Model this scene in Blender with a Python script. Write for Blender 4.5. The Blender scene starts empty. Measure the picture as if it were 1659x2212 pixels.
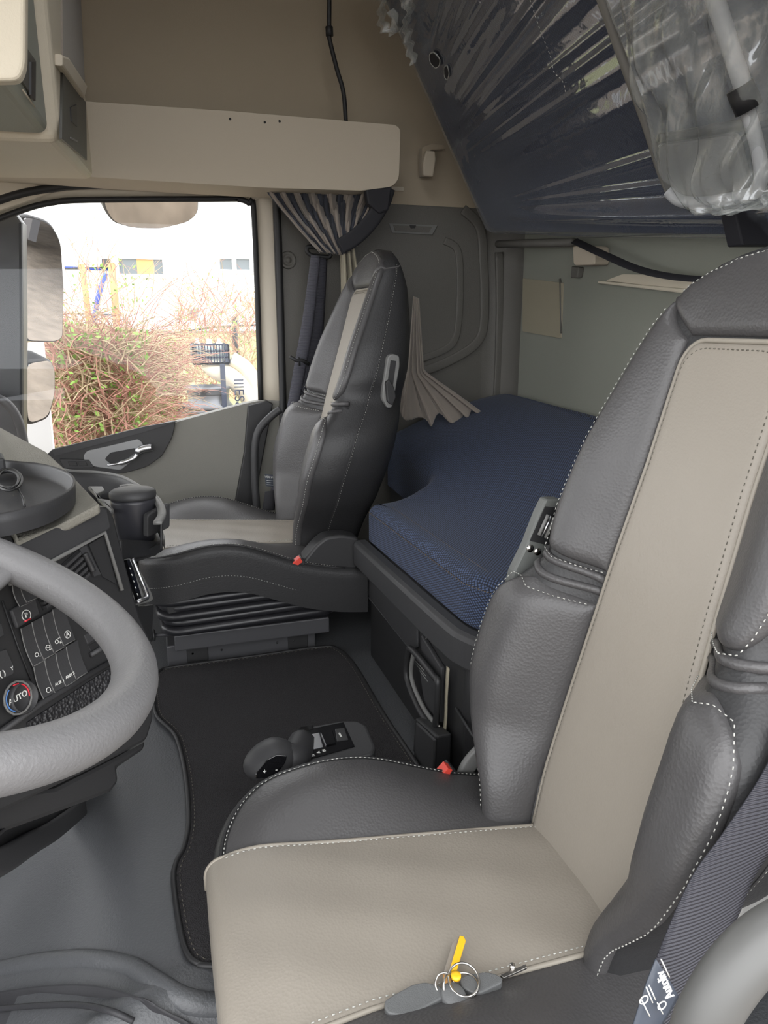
import bpy, bmesh, math, random
from mathutils import Vector, Matrix
random.seed(7)
PI = math.pi
SC = bpy.context.scene
COL = SC.collection
# ------------------------------------------------------------------ camera
FPX, YAW, PIT, CH = 1560.0, 0.3056, 0.256, 0.879
CAM = Vector((0, 0, CH))
FW = Vector((math.sin(YAW)*math.cos(PIT), math.cos(YAW)*math.cos(PIT), -math.sin(PIT)))
RT = Vector((math.cos(YAW), -math.sin(YAW), 0))
UP = RT.cross(FW)
cd = bpy.data.cameras.new('camera'); cam = bpy.data.objects.new('camera', cd); COL.objects.link(cam)
cam.matrix_world = Matrix(((RT.x, UP.x, -FW.x, CAM.x), (RT.y, UP.y, -FW.y, CAM.y), (RT.z, UP.z, -FW.z, CAM.z), (0, 0, 0, 1)))
cd.sensor_fit = 'VERTICAL'; cd.sensor_height = 24.0; cd.lens = 24.0*FPX/2212.0
cd.clip_start = 0.02; cd.clip_end = 400
SC.camera = cam
# ------------------------------------------------------------------ light
SC.view_settings.view_transform = 'Standard'; SC.view_settings.look = 'None'
SC.view_settings.gamma = 1.0; SC.view_settings.exposure = 1.4
w = bpy.data.worlds.new('sky'); SC.world = w; w.use_nodes = True
nt = w.node_tree; bg = nt.nodes['Background']
bg.inputs['Color'].default_value = (0.97, 0.98, 1.0, 1); bg.inputs['Strength'].default_value = 1.75
sd = bpy.data.lights.new('sun', 'SUN'); sd.energy = .3; sd.angle = 1.5; sd.color = (1, 0.96, 0.9)
so = bpy.data.objects.new('sun', sd); COL.objects.link(so)
so.rotation_euler = (math.radians(35), math.radians(-38), 0)


# ------------------------------------------------------------------ pixel -> point on a plane of the place
def ray(px, py): return FW*FPX + RT*(px-829.5) - UP*(py-1106)
def AX(px, py, c): d = ray(px, py); return CAM + d*((c-CAM.x)/d.x)
def AY(px, py, c): d = ray(px, py); return CAM + d*((c-CAM.y)/d.y)
def AZ(px, py, c): d = ray(px, py); return CAM + d*((c-CAM.z)/d.z)
def AP(px, py, o, n): d = ray(px, py); return CAM + d*((o-CAM).dot(n)/d.dot(n))


# ------------------------------------------------------------------ materials
def mat(name, col, rough=.5, metal=0, bump=0, bscale=200, var=0, vscale=8, spec=.5, sheen=0, coat=0, kind='noise', alpha=1, stretch=None, trans=0, bdist=.002):
    m = bpy.data.materials.new(name); m.use_nodes = True
    N = m.node_tree.nodes; L = m.node_tree.links; b = N['Principled BSDF']
    c = (*col, 1)
    b.inputs['Base Color'].default_value = c; b.inputs['Roughness'].default_value = rough
    b.inputs['Metallic'].default_value = metal; b.inputs['Specular IOR Level'].default_value = spec
    b.inputs['Sheen Weight'].default_value = sheen; b.inputs['Coat Weight'].default_value = coat
    b.inputs['Alpha'].default_value = alpha; b.inputs['Transmission Weight'].default_value = trans
    tc = N.new('ShaderNodeTexCoord'); mp = N.new('ShaderNodeMapping'); L.new(tc.outputs['Object'], mp.inputs[0])
    if stretch: mp.inputs['Scale'].default_value = stretch
    if bump:
        if kind == 'noise':
            t = N.new('ShaderNodeTexNoise'); t.inputs['Scale'].default_value = bscale; t.inputs['Detail'].default_value = 3; o = t.outputs[0]
        elif kind == 'voronoi':
            t = N.new('ShaderNodeTexVoronoi'); t.inputs['Scale'].default_value = bscale; o = t.outputs['Distance']
        else:
            t = N.new('ShaderNodeTexWave'); t.bands_direction = 'Z'; t.inputs['Scale'].default_value = bscale; o = t.outputs['Fac']
        L.new(mp.outputs[0], t.inputs['Vector'])
        bp = N.new('ShaderNodeBump'); bp.inputs['Strength'].default_value = bump; bp.inputs['Distance'].default_value = bdist
        L.new(o, bp.inputs['Height']); L.new(bp.outputs[0], b.inputs['Normal'])
    if var:
        t = N.new('ShaderNodeTexNoise'); t.inputs['Scale'].default_value = vscale; t.inputs['Detail'].default_value = 4
        L.new(mp.outputs[0], t.inputs['Vector'])
        mx = N.new('ShaderNodeMix'); mx.data_type = 'RGBA'
        mx.inputs[6].default_value = tuple(max(0, x*(1-var)) for x in col)+(1,); mx.inputs[7].default_value = tuple(min(1, x*(1+var)) for x in col)+(1,)
        L.new(t.outputs[0], mx.inputs[0]); L.new(mx.outputs[2], b.inputs['Base Color'])
    return m


def cloth(name, c1, c2, scale, rough=.9, sheen=.2, bump=.3):
    m = mat(name, c1, rough, sheen=sheen); N = m.node_tree.nodes; L = m.node_tree.links; b = N['Principled BSDF']
    tc = N.new('ShaderNodeTexCoord'); sx = N.new('ShaderNodeSeparateXYZ'); L.new(tc.outputs['Object'], sx.inputs[0])
    sn = N.new('ShaderNodeSeparateXYZ'); L.new(tc.outputs['Normal'], sn.inputs[0])
    ab = N.new('ShaderNodeMath'); ab.operation = 'ABSOLUTE'; L.new(sn.outputs[0], ab.inputs[0])
    gt = N.new('ShaderNodeMath'); gt.operation = 'GREATER_THAN'; gt.inputs[1].default_value = .72; L.new(ab.outputs[0], gt.inputs[0])
    mv = N.new('ShaderNodeMix'); mv.data_type = 'FLOAT'; L.new(gt.outputs[0], mv.inputs[0]); L.new(sx.outputs[0], mv.inputs[2]); L.new(sx.outputs[2], mv.inputs[3])
    cb = N.new('ShaderNodeCombineXYZ'); L.new(sx.outputs[1], cb.inputs[0]); L.new(mv.outputs[0], cb.inputs[1])
    rt = N.new('ShaderNodeMapping'); rt.inputs['Rotation'].default_value = (0, 0, .6); rt.inputs['Scale'].default_value = (1, 1.5, 1); L.new(cb.outputs[0], rt.inputs[0])
    t = N.new('ShaderNodeTexVoronoi'); t.voronoi_dimensions = '2D'; t.inputs['Scale'].default_value = scale; t.inputs['Randomness'].default_value = .12
    L.new(rt.outputs[0], t.inputs['Vector'])
    r = N.new('ShaderNodeValToRGB'); r.color_ramp.elements[0].position = .26; r.color_ramp.elements[0].color = (*c2, 1)
    r.color_ramp.elements[1].position = .44; r.color_ramp.elements[1].color = (*c1, 1)
    L.new(t.outputs['Distance'], r.inputs[0]); L.new(r.outputs[0], b.inputs['Base Color'])
    bp = N.new('ShaderNodeBump'); bp.inputs['Strength'].default_value = bump; bp.inputs['Distance'].default_value = .001; bp.invert = True
    L.new(t.outputs['Distance'], bp.inputs['Height']); L.new(bp.outputs[0], b.inputs['Normal'])
    return m


M = {}
M['leather'] = mat('dark_leather', (.062, .060, .061), .42, bump=.35, bscale=260, kind='voronoi', bdist=.001, var=.06, vscale=30)
M['leather_side'] = mat('black_leather', (.020, .020, .021), .5, bump=.3, bscale=260, kind='voronoi', bdist=.001)
M['beige'] = mat('beige_leather', (.26, .234, .198), .5, bump=.3, bscale=300, kind='voronoi', bdist=.0008, var=.04, vscale=12)
M['piping'] = mat('beige_piping', (.27, .245, .205), .5)
M['thread'] = mat('light_thread', (.42, .42, .39), .8)
M['dthread'] = mat('dark_thread', (.12, .11, .09), .8)
M['plastic'] = mat('black_plastic', (.021, .021, .022), .5, bump=.2, bscale=500, bdist=.0006)
M['plastic_soft'] = mat('soft_dark_plastic', (.036, .036, .038), .55, bump=.3, bscale=500, bdist=.0006)
M['rubber'] = mat('black_rubber', (.015, .015, .016), .55)
M['bellows'] = mat('bellows_rubber', (.016, .016, .019), .36)
M['gloss'] = mat('gloss_black', (.006, .006, .007), .08)
M['greyplastic'] = mat('grey_plastic', (.16, .16, .155), .55, bump=.2, bscale=500)
M['silverplastic'] = mat('silver_grey_plastic', (.27, .275, .28), .35)
M['steelgrey'] = mat('mid_grey_plastic', (.10, .105, .10), .5, bump=.2, bscale=500)
M['steel'] = mat('painted_steel', (.06, .06, .065), .45)
M['chrome'] = mat('satin_chrome', (.62, .63, .65), .28, 1)
M['metal'] = mat('bare_metal', (.6, .58, .55), .25, 1)
M['wheel'] = mat('steering_leather', (.16, .158, .16), .48, bump=.6, bscale=320, bdist=.001, var=.05)
M['wheelpad'] = mat('beige_wheel_pad', (.34, .32, .27), .6)
M['headliner'] = mat('headliner_fabric', (.36, .305, .23), .95, bump=.2, bscale=500, sheen=.2, var=.03, vscale=4)
M['roofdark'] = mat('roof_fabric', (.20, .17, .14), .95, bump=.2, bscale=500, sheen=.1)
M['shelf'] = mat('beige_shelf', (.49, .43, .34), .8, bump=.15, bscale=500)
M['trim'] = mat('light_trim', (.52, .47, .385), .6, bump=.1, bscale=500)
M['cabbeige'] = mat('cabinet_beige', (.56, .505, .40), .6, bump=.2, bscale=400)
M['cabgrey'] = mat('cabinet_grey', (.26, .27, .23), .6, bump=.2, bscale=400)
M['slot'] = mat('slot_dark', (.07, .068, .06), .6)
M['wallgrey'] = mat('grey_wall_plastic', (.11, .105, .094), .6, bump=.35, bscale=300)
M['felt'] = mat('grey_felt', (.21, .215, .18), .95, bump=.3, bscale=600, sheen=.2)
M['patch'] = mat('beige_patch', (.30, .27, .2), .8)
M['doorfab'] = mat('door_fabric', (.205, .20, .178), .9, bump=.4, bscale=700, sheen=.2)
M['dashfab'] = mat('dash_top_grain', (.20, .19, .16), .75, bump=.8, bscale=350)
M['blue'] = cloth('blue_mattress_weave', (.006, .0085, .018), (.054, .080, .155), 150, sheen=.05)
M['navy'] = cloth('navy_bunk_weave', (.012, .018, .045), (.024, .036, .08), 170, sheen=.1)
M['orange'] = mat('ochre_thread', (.13, .09, .045), .8)
M['carpet'] = mat('mat_carpet', (.026, .024, .026), 1, bump=1, bscale=450, bdist=.006, var=.8, vscale=350)
M['floor'] = mat('floor_rubber', (.072, .075, .080), .5, bump=.55, bscale=240, bdist=.002, var=.05)
M['footmat'] = mat('foot_rubber', (.022, .022, .025), .6, var=.2, vscale=12, bump=.2, bscale=300)
M['curtain'] = mat('curtain_cloth', (.25, .215, .185), .9, sheen=.3, bump=.2, bscale=500)
M['lining'] = mat('navy_lining', (.035, .04, .055), .8, sheen=.2)
M['curtain2'] = mat('curtain_lining', (.30, .27, .20), .9, sheen=.3)
M['belt'] = mat('belt_webbing', (.055, .055, .07), .6, bump=.8, bscale=95, kind='wave', bdist=.001)
M['strap'] = mat('black_strap', (.012, .012, .016), .7)
M['red'] = mat('red_plastic', (.65, .06, .04), .4)
M['yellow'] = mat('yellow_plastic', (.9, .5, .02), .4)
M['white'] = mat('white_print', (.75, .75, .72), .6)
M['label'] = mat('belt_label', (.05, .06, .08), .4)
M['blueprint'] = mat('blue_print', (.1, .25, .6), .5)
M['redprint'] = mat('red_print', (.7, .03, .05), .5)
M['cupbody'] = mat('cup_plastic', (.032, .032, .038), .4)
M['building'] = mat('white_render', (.86, .87, .86), .9, var=.03)
M['wframe'] = mat('white_frame', (.8, .8, .8), .5)
M['pane'] = mat('dark_pane', (.12, .14, .15), .15)
M['orangeboard'] = mat('orange_board', (.62, .33, .12), .8)
M['ground'] = mat('dirt_ground', (.17, .14, .11), 1, bump=.6, bscale=8, var=.6, vscale=5, bdist=.05)
M['grass'] = mat('dry_grass', (.28, .28, .14), 1, bump=.6, bscale=20, var=.4, vscale=6, bdist=.05)
M['twig'] = mat('reddish_twigs', (.36, .18, .135), .8, var=.4, vscale=3)
M['twig2'] = mat('straw_twigs', (.38, .29, .18), .8, var=.3, vscale=3)
M['leaf'] = mat('spring_leaves', (.20, .34, .06), .7, var=.4, vscale=9)
M['wood'] = mat('weathered_wood', (.50, .27, .13), .8, var=.2)
M['bluepaint'] = mat('blue_paint', (.04, .08, .45), .5)
M['rim'] = mat('wheel_rim_paint', (.19, .20, .215), .45, metal=.3, var=.15, vscale=6)
M['sack'] = mat('pale_sack', (.78, .72, .58), .7)
M['crate'] = mat('dark_crate', (.04, .05, .08), .5)
M['pet'] = mat('clear_bottles', (.6, .72, .7), .15, alpha=.6)
M['mirror'] = mat('mirror_glass', (.86, .87, .88), .01, 1)
M['rampmirror'] = mat('ramp_mirror', (.62, .60, .57), .04, 1)
M['trailer'] = mat('white_trailer', (.75, .77, .8), .5)
M['film'] = None


def film_mat(name, tint, dens, rough=.1, bs=3.0, stretch=(1, 1, 1), bump=.4, ior=.08):
    m = bpy.data.materials.new(name); m.use_nodes = True; N = m.node_tree.nodes; L = m.node_tree.links
    N.remove(N['Principled BSDF']); out = N['Material Output']
    tr = N.new('ShaderNodeBsdfTransparent'); gl = N.new('ShaderNodeBsdfGlossy'); gl.inputs['Roughness'].default_value = rough
    gl.inputs['Color'].default_value = (.95, .97, 1, 1)
    df = N.new('ShaderNodeBsdfDiffuse'); df.inputs['Color'].default_value = (*tint, 1)
    m1 = N.new('ShaderNodeMixShader'); m1.inputs[0].default_value = dens
    L.new(tr.outputs[0], m1.inputs[1]); L.new(df.outputs[0], m1.inputs[2])
    m2 = N.new('ShaderNodeMixShader'); 
    ge = N.new('ShaderNodeNewGeometry'); dp = N.new('ShaderNodeVectorMath'); dp.operation = 'DOT_PRODUCT'
    L.new(ge.outputs['Incoming'], dp.inputs[1]); L.new(ge.outputs['Normal'], dp.inputs[0])
    a1_ = N.new('ShaderNodeMath'); a1_.operation = 'ABSOLUTE'; L.new(dp.outputs['Value'], a1_.inputs[0])
    a2_ = N.new('ShaderNodeMath'); a2_.operation = 'SUBTRACT'; a2_.inputs[0].default_value = 1; L.new(a1_.outputs[0], a2_.inputs[1])
    a3_ = N.new('ShaderNodeMath'); a3_.operation = 'POWER'; a3_.inputs[1].default_value = 5; L.new(a2_.outputs[0], a3_.inputs[0])
    fr = N.new('ShaderNodeMath'); fr.operation = 'MULTIPLY_ADD'; fr.inputs[1].default_value = 1-ior; fr.inputs[2].default_value = ior; fr.use_clamp = True; L.new(a3_.outputs[0], fr.inputs[0])
    L.new(fr.outputs[0], m2.inputs[0]); L.new(m1.outputs[0], m2.inputs[1]); L.new(gl.outputs[0], m2.inputs[2]); L.new(m2.outputs[0], out.inputs[0])
    if bump:
        tc = N.new('ShaderNodeTexCoord'); mp = N.new('ShaderNodeMapping'); mp.inputs['Scale'].default_value = stretch
        t = N.new('ShaderNodeTexNoise'); t.inputs['Scale'].default_value = bs; t.inputs['Detail'].default_value = 3; t.inputs['Distortion'].default_value = .6
        L.new(tc.outputs['Object'], mp.inputs[0]); L.new(mp.outputs[0], t.inputs['Vector'])
        b = N.new('ShaderNodeBump'); b.inputs['Strength'].default_value = bump; b.inputs['Distance'].default_value = .02
        L.new(t.outputs[0], b.inputs['Height'])
        L.new(b.outputs[0], gl.inputs['Normal']); L.new(b.outputs[0], dp.inputs[0])
    return m


M['film'] = film_mat('clear_film', (.5, .55, .62), .10, .06, bump=.12, bs=10, ior=.14)
M['bag'] = film_mat('bag_film', (.75, .78, .74), .20, .12, bs=9, bump=1.0)
M['glass'] = film_mat('window_glass', (.9, .95, .95), .0, .0, bump=0, ior=.012)


# ------------------------------------------------------------------ object helpers
def tag(o, label=None, cat=None, group=None, kind=None):
    if label: o['label'] = label
    if cat: o['category'] = cat
    if group: o['group'] = group
    if kind: o['kind'] = kind
    return o


def thing(name, label, cat, loc=(0, 0, 0), group=None):
    o = bpy.data.objects.new(name, None); COL.objects.link(o); o.location = loc; o.empty_display_size = .05
    return tag(o, label, cat, group)


def wloc(p):
    v = Vector((0, 0, 0))
    while p is not None: v += Vector(p.location); p = p.parent
    return v


def mesh(name, V, Fc, m, parent=None, smooth=True, bevel=0, bseg=2, solid=0, angle=None, sub=0, soff=-1):
    off = wloc(parent)
    me = bpy.data.meshes.new(name)
    me.from_pydata([tuple(Vector(v)-off) for v in V], [], Fc); me.update()
    me.materials.append(m if not isinstance(m, str) else M[m])
    bm = bmesh.new(); bm.from_mesh(me)
    bmesh.ops.remove_doubles(bm, verts=bm.verts, dist=1e-6)
    if not solid: bmesh.ops.recalc_face_normals(bm, faces=bm.faces)
    bm.to_mesh(me); bm.free()
    if smooth:
        for p in me.polygons: p.use_smooth = True
    o = bpy.data.objects.new(name, me); COL.objects.link(o)
    if parent: o.parent = parent
    if solid:
        s = o.modifiers.new('s', 'SOLIDIFY'); s.thickness = solid; s.offset = soff
    if bevel:
        b = o.modifiers.new('b', 'BEVEL'); b.width = bevel; b.segments = bseg; b.limit_method = 'ANGLE'; b.angle_limit = math.radians(40)
        wn = o.modifiers.new('w', 'WEIGHTED_NORMAL'); wn.keep_sharp = True
    if sub:
        s = o.modifiers.new('u', 'SUBSURF'); s.levels = sub; s.render_levels = sub
    return o


class G:
    """collects geometry for one mesh"""
    def __init__(s): s.V = []; s.F = []
    def add(s, V, F):
        n = len(s.V); s.V += [Vector(v) for v in V]; s.F += [tuple(i+n for i in f) for f in F]; return s
    def box(s, lo, hi):
        x0, y0, z0 = lo; x1, y1, z1 = hi
        return s.add([(x0, y0, z0), (x1, y0, z0), (x1, y1, z0), (x0, y1, z0), (x0, y0, z1), (x1, y0, z1), (x1, y1, z1), (x0, y1, z1)],
                     [(3, 2, 1, 0), (4, 5, 6, 7), (0, 1, 5, 4), (1, 2, 6, 5), (2, 3, 7, 6), (3, 0, 4, 7)])
    def obox(s, c, ax, ay, az):
        c = Vector(c); P = []
        for k in (-1, 1):
            for i, j in ((-1, -1), (1, -1), (1, 1), (-1, 1)): P.append(c+ax*i+ay*j+az*k)
        return s.add(P, [(3, 2, 1, 0), (4, 5, 6, 7), (0, 1, 5, 4), (1, 2, 6, 5), (2, 3, 7, 6), (3, 0, 4, 7)])
    def prism(s, P, d):
        n = len(P); P = [Vector(p) for p in P]; d = Vector(d)
        return s.add(P+[p+d for p in P], [tuple(range(n))[::-1], tuple(range(n, 2*n))]+[(i, (i+1) % n, n+(i+1) % n, n+i) for i in range(n)])
    def tube(s, P, r, seg=10, closed=False, flat=None, nrm=None, caps=True, twist=None):
        P = [Vector(p) for p in P]; n = len(P)
        rr = r if isinstance(r, (list, tuple)) else [r]*n
        T = []
        for i in range(n):
            a = P[(i-1) % n] if (closed or i > 0) else P[i]; b = P[(i+1) % n] if (closed or i < n-1) else P[i]
            t = (b-a); T.append(t.normalized() if t.length > 1e-9 else Vector((0, 0, 1)))
        N0 = Vector(nrm) if nrm is not None else (Vector((0, 0, 1)) if abs(T[0].z) < .9 else Vector((1, 0, 0)))
        V = []; N_ = N0
        for i in range(n):
            if nrm is not None and not isinstance(nrm, (list,)): N_ = Vector(nrm)
            N_ = (N_-T[i]*N_.dot(T[i])).normalized(); B = T[i].cross(N_)
            for k in range(seg):
                a = 2*PI*k/seg
                if flat:
                    ca, sa = math.cos(a), math.sin(a); e = .35
                    V.append(P[i]+B*(math.copysign(abs(ca)**e, ca)*flat[0]/2)+N_*(math.copysign(abs(sa)**e, sa)*flat[1]/2))
                else: V.append(P[i]+(B*math.cos(a)+N_*math.sin(a))*rr[i])
        Fc = []
        for i in range(n if closed else n-1):
            j = (i+1) % n
            for k in range(seg): Fc.append((i*seg+k, i*seg+(k+1) % seg, j*seg+(k+1) % seg, j*seg+k))
        if caps and not closed: Fc += [tuple(range(seg))[::-1], tuple((n-1)*seg+k for k in range(seg))]
        return s.add(V, Fc)
    def grid(s, fn, nu, nv, cu=False):
        V = [fn(i/(nu-(0 if cu else 1)), j/(nv-1)) for j in range(nv) for i in range(nu)]
        Fc = []
        for j in range(nv-1):
            for i in range(nu if cu else nu-1):
                k = (i+1) % nu; Fc.append((j*nu+i, j*nu+k, (j+1)*nu+k, (j+1)*nu+i))
        return s.add(V, Fc)
    def lathe(s, c, prof, axis=Vector((0, 0, 1)), seg=32, ref=None):
        c = Vector(c); axis = Vector(axis).normalized(); a = Vector(ref) if ref else (Vector((1, 0, 0)) if abs(axis.x) < .8 else Vector((0, 1, 0)))
        a = (a-axis*a.dot(axis)).normalized(); b = axis.cross(a); n = len(prof)
        V = [c+axis*h+(a*math.cos(2*PI*k/seg)+b*math.sin(2*PI*k/seg))*r for r, h in prof for k in range(seg)]
        Fc = [(j*seg+k, j*seg+(k+1) % seg, (j+1)*seg+(k+1) % seg, (j+1)*seg+k) for j in range(n-1) for k in range(seg)]
        Fc += [tuple(range(seg))[::-1], tuple((n-1)*seg+k for k in range(seg))]
        return s.add(V, Fc)
    def dashes(s, P, ln=.0050, gap=.0026, r=.00075, nrm=None):
        P = [Vector(p) for p in P]; P = resample(P, None, step=(ln+gap)/2)
        for i in range(0, len(P)-1, 2): s.tube([P[i], P[i].lerp(P[i+1], ln/(ln+gap)*1.3)], r, 4)
        return s
    def make(s, name, m, parent=None, **k): return mesh(name, s.V, s.F, m, parent, **k)


def spline(P, n=8, closed=False):
    P = [Vector(p) for p in P]; N = len(P); out = []
    for i in range(N if closed else N-1):
        if closed: p0, p1, p2, p3 = P[(i-1) % N], P[i], P[(i+1) % N], P[(i+2) % N]
        else: p0, p1, p2, p3 = P[max(i-1, 0)], P[i], P[i+1], P[min(i+2, N-1)]
        for k in range(n):
            t = k/n
            out.append(.5*((2*p1)+(-p0+p2)*t+(2*p0-5*p1+4*p2-p3)*t*t+(-p0+3*p1-3*p2+p3)*t**3))
    if not closed: out.append(P[-1])
    return out


def resample(P, n=None, step=None):
    L = [0]
    for a, b in zip(P, P[1:]): L.append(L[-1]+(b-a).length)
    if n is None: n = max(2, int(L[-1]/step))
    out = []; j = 0
    for i in range(n):
        d = L[-1]*i/(n-1)
        while j < len(L)-2 and L[j+1] < d: j += 1
        q = (d-L[j])/max(1e-9, L[j+1]-L[j]); out.append(P[j].lerp(P[j+1], min(1, max(0, q))))
    return out


def roundpoly(P, r, seg=5):
    P = [Vector(p) for p in P]; n = len(P); out = []
    rr = r if isinstance(r, (list, tuple)) else [r]*n
    for i in range(n):
        a, b, c = P[i-1], P[i], P[(i+1) % n]; q = min(rr[i], (a-b).length*.45, (c-b).length*.45)
        if q < 1e-5: out.append(b); continue
        p = b+(a-b).normalized()*q; s = b+(c-b).normalized()*q
        for k in range(seg+1):
            t = k/seg; out.append(p*(1-t)**2+b*2*t*(1-t)+s*t*t)
    return out


def lerp(a, b, t): return a+(b-a)*t
def sm(a, b, x): t = min(1, max(0, (x-a)/(b-a))); return t*t*(3-2*t)
def tab(T, x):
    if x <= T[0][0]: return T[0][1]
    for (a, u), (b, v) in zip(T, T[1:]):
        if x <= b: t = (x-a)/(b-a); return u+(v-u)*t
    return T[-1][1]
def stab(T, x, h=.012): return (tab(T, x-h)+tab(T, x)*2+tab(T, x+h))/4


def text(name, s, o, ex, ey, size, m, parent=None, h=.0004, align='CENTER'):
    cu = bpy.data.curves.new(name, 'FONT'); cu.body = s; cu.size = size; cu.extrude = h; cu.align_x = align; cu.align_y = 'CENTER'
    ob = bpy.data.objects.new('t', cu); COL.objects.link(ob)
    me = bpy.data.meshes.new_from_object(ob.evaluated_get(bpy.context.evaluated_depsgraph_get()))
    bpy.data.objects.remove(ob)
    ex = Vector(ex).normalized(); ey = Vector(ey); ey = (ey-ex*ey.dot(ex)).normalized(); ez = ex.cross(ey)
    o = Vector(o)
    V = [o+ex*v.co.x+ey*v.co.y+ez*v.co.z for v in me.vertices]; Fc = [tuple(p.vertices) for p in me.polygons]
    bpy.data.meshes.remove(me)
    return mesh(name, V, Fc, m, parent, smooth=False)


def pxpoly(P, f, c): return [f(x, y, c) for x, y in P]


#@@STRUCT
# ================================================================== SETTING
# ---- floor: engine tunnel (z = 0) falling into the driver's footwell
def fz(x, y):
    z = 0
    edge = lerp(-.07, -.03, sm(.9, 1.6, y))-.22*sm(.86, .45, y)
    d = edge-x
    z -= .17*sm(0, .34, d)*sm(1.75, 1.15, y)
    z -= .10*sm(.82, .70, y)*sm(.28, .10, x)
    z += .03*math.exp(-((y-.80-.25*(x+.1))/.05)**2)*sm(.1, -.1, x)
    z -= .10*sm(.70, .52, y)*sm(.3, .1, x)
    return z


g = G().grid(lambda s, t: Vector((lerp(-1.3, 1.3, s), lerp(.2, 2.5, t), fz(lerp(-1.3, 1.3, s), lerp(.2, 2.5, t))-.001)), 200, 180)
tag(g.make('floor', 'floor'), kind='structure')
flo = bpy.data.objects['floor']
def AF(px, py):
    d = ray(px, py).normalized(); t = .3
    while t < 4:
        p = CAM+d*t
        if p.z < fz(p.x, p.y): return p
        t += .002
    return p
rg = spline([AF(x, y) for x, y in ((-60, 2100), (0, 2088), (100, 2070), (200, 2066), (280, 2082), (340, 2118), (400, 2150), (470, 2158), (540, 2140))], 8)
G().tube([p+Vector((0, 0, -.009)) for p in rg], .016, 14).make('step_ridge', 'floor', flo)
mt = [AF(x, y) for x, y in ((-60, 2165), (0, 2152), (90, 2140), (170, 2137), (240, 2146), (310, 2170), (360, 2196), (420, 2230), (470, 2300), (-60, 2320))]
G().prism([p+Vector((0, 0, .012)) for p in spline(mt, 5, closed=True)], (0, 0, -.03)).make('footwell_mat', 'footmat', flo, smooth=False, bevel=.004)
G().tube([p+Vector((0, 0, .012)) for p in spline([AF(x, y) for x, y in ((-60, 2200), (60, 2188), (170, 2186), (240, 2200), (290, 2222))], 6)], .004, 8).make('mat_rib', 'footmat', flo)
# rear wall
RX = 1.25
g = G().prism([(RX, .2, -.2), (RX, 2.6, -.2), (RX, 2.6, 1.22), (RX, .2, 1.22)], (.05, 0, 0))
rear = g.make('wall_back', 'felt', smooth=False); tag(rear, kind='structure')
G().prism([(RX, .2, 1.22), (RX, 2.6, 1.22), (RX-.02, 2.6, 2.3), (RX-.02, .2, 2.3)], (.05, 0, 0)).make('upper_panel', 'headliner', rear, smooth=False)
# right side wall (passenger side), lower grey part behind the door, upper headliner
WY = 2.46
BX = .405                                                     # door opening rear edge
g = G().prism([(BX, WY, -.2), (RX+.05, WY, -.2), (RX+.05, WY, 1.30), (BX, WY, 1.30)], (0, .06, 0))
wr = g.make('wall_right', 'wallgrey', smooth=False); tag(wr, kind='structure')
# corner post between side and rear wall
def corner(s, t):
    a = s*PI/2; return Vector((RX-.10+.10*math.sin(a), WY-.10+.10*math.cos(a), lerp(.3, 1.26, t)))
G().grid(corner, 10, 4).make('corner_post', 'wallgrey', wr)
# moulded recess frame in side wall: raised ridge following an L
rp = [AY(x, y, WY-.004) for x, y in ((1000, 452), (1036, 490), (1044, 560), (1046, 690), (1030, 740), (980, 775), (920, 800), (870, 812))]
G().tube(spline(rp, 6), .014, 10, flat=(.034, .012), nrm=(0, -1, 0)).make('recess_ridge', 'wallgrey', wr)
rp = [AY(x, y, WY-.002) for x, y in ((960, 520), (988, 540), (994, 610), (990, 700), (975, 745), (925, 770), (880, 780))]
G().tube(spline(rp, 6), .008, 10, flat=(.026, .008), nrm=(0, -1, 0)).make('recess_ridge', 'wallgrey', wr)
G().tube(spline([AY(x, y, WY-.02) for x, y in ((1078, 545), (1080, 640), (1078, 760), (1073, 870))], 4), .016, 10, flat=(.03, .012), nrm=(0, -1, 0)).make('post_ridge', 'wallgrey', wr)
# upper side wall, leaning in towards the roof
def upw(s, t):
    x = lerp(-1.3, RX+.05, s); return Vector((x, WY-.004-.12*sm(.3, 1, t), lerp(1.262, 2.35, t)))
G().grid(upw, 4, 16).make('upper_lining', 'headliner', wr)
# strip over the door
G().prism([AY(x, y, WY-.012) for x, y in ((-200, 330), (140, 376), (872, 404), (872, 412), (600, 412), (540, 404), (210, 404), (120, 412), (40, 440), (-200, 520))], (0, .04, 0)).make('cant_rail', 'trim', wr, smooth=False)
G().tube([AY(140, 379, WY-.016), AY(147, 402, WY-.016)], .0022, 6).make('panel_joint', 'slot', wr)
# driver side wall behind the door opening and header above
wl = G().prism([(.80, .24, -.2), (RX+.05, .24, -.2), (RX+.05, .24, 2.3), (.80, .24, 2.3)], (0, -.05, 0)).make('wall_left', 'wallgrey', smooth=False); tag(wl, kind='structure')
G().prism([(-1.2, .24, 1.45), (.80, .24, 1.45), (.80, .24, 2.3), (-1.2, .24, 2.3)], (0, -.05, 0)).make('door_header', 'headliner', wl, smooth=False)
HX0, HX1, HY0, HY1 = -.15, .50, .85, 1.55                      # glazed roof hatch added out of view to let in extra daylight
g = G().box((-1.25, .2, 2.3), (HX0, 2.5, 2.35)).box((HX1, .2, 2.3), (RX+.05, 2.5, 2.35)).box((HX0, .2, 2.3), (HX1, HY0, 2.35)).box((HX0, HY1, 2.3), (HX1, 2.5, 2.35))
tag(g.make('ceiling', 'roofdark', smooth=False), kind='structure')
tag(G().box((HX0, HY0, 2.33), (HX1, HY1, 2.336)).make('added_roof_hatch', 'glass', smooth=False), kind='structure')
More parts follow.
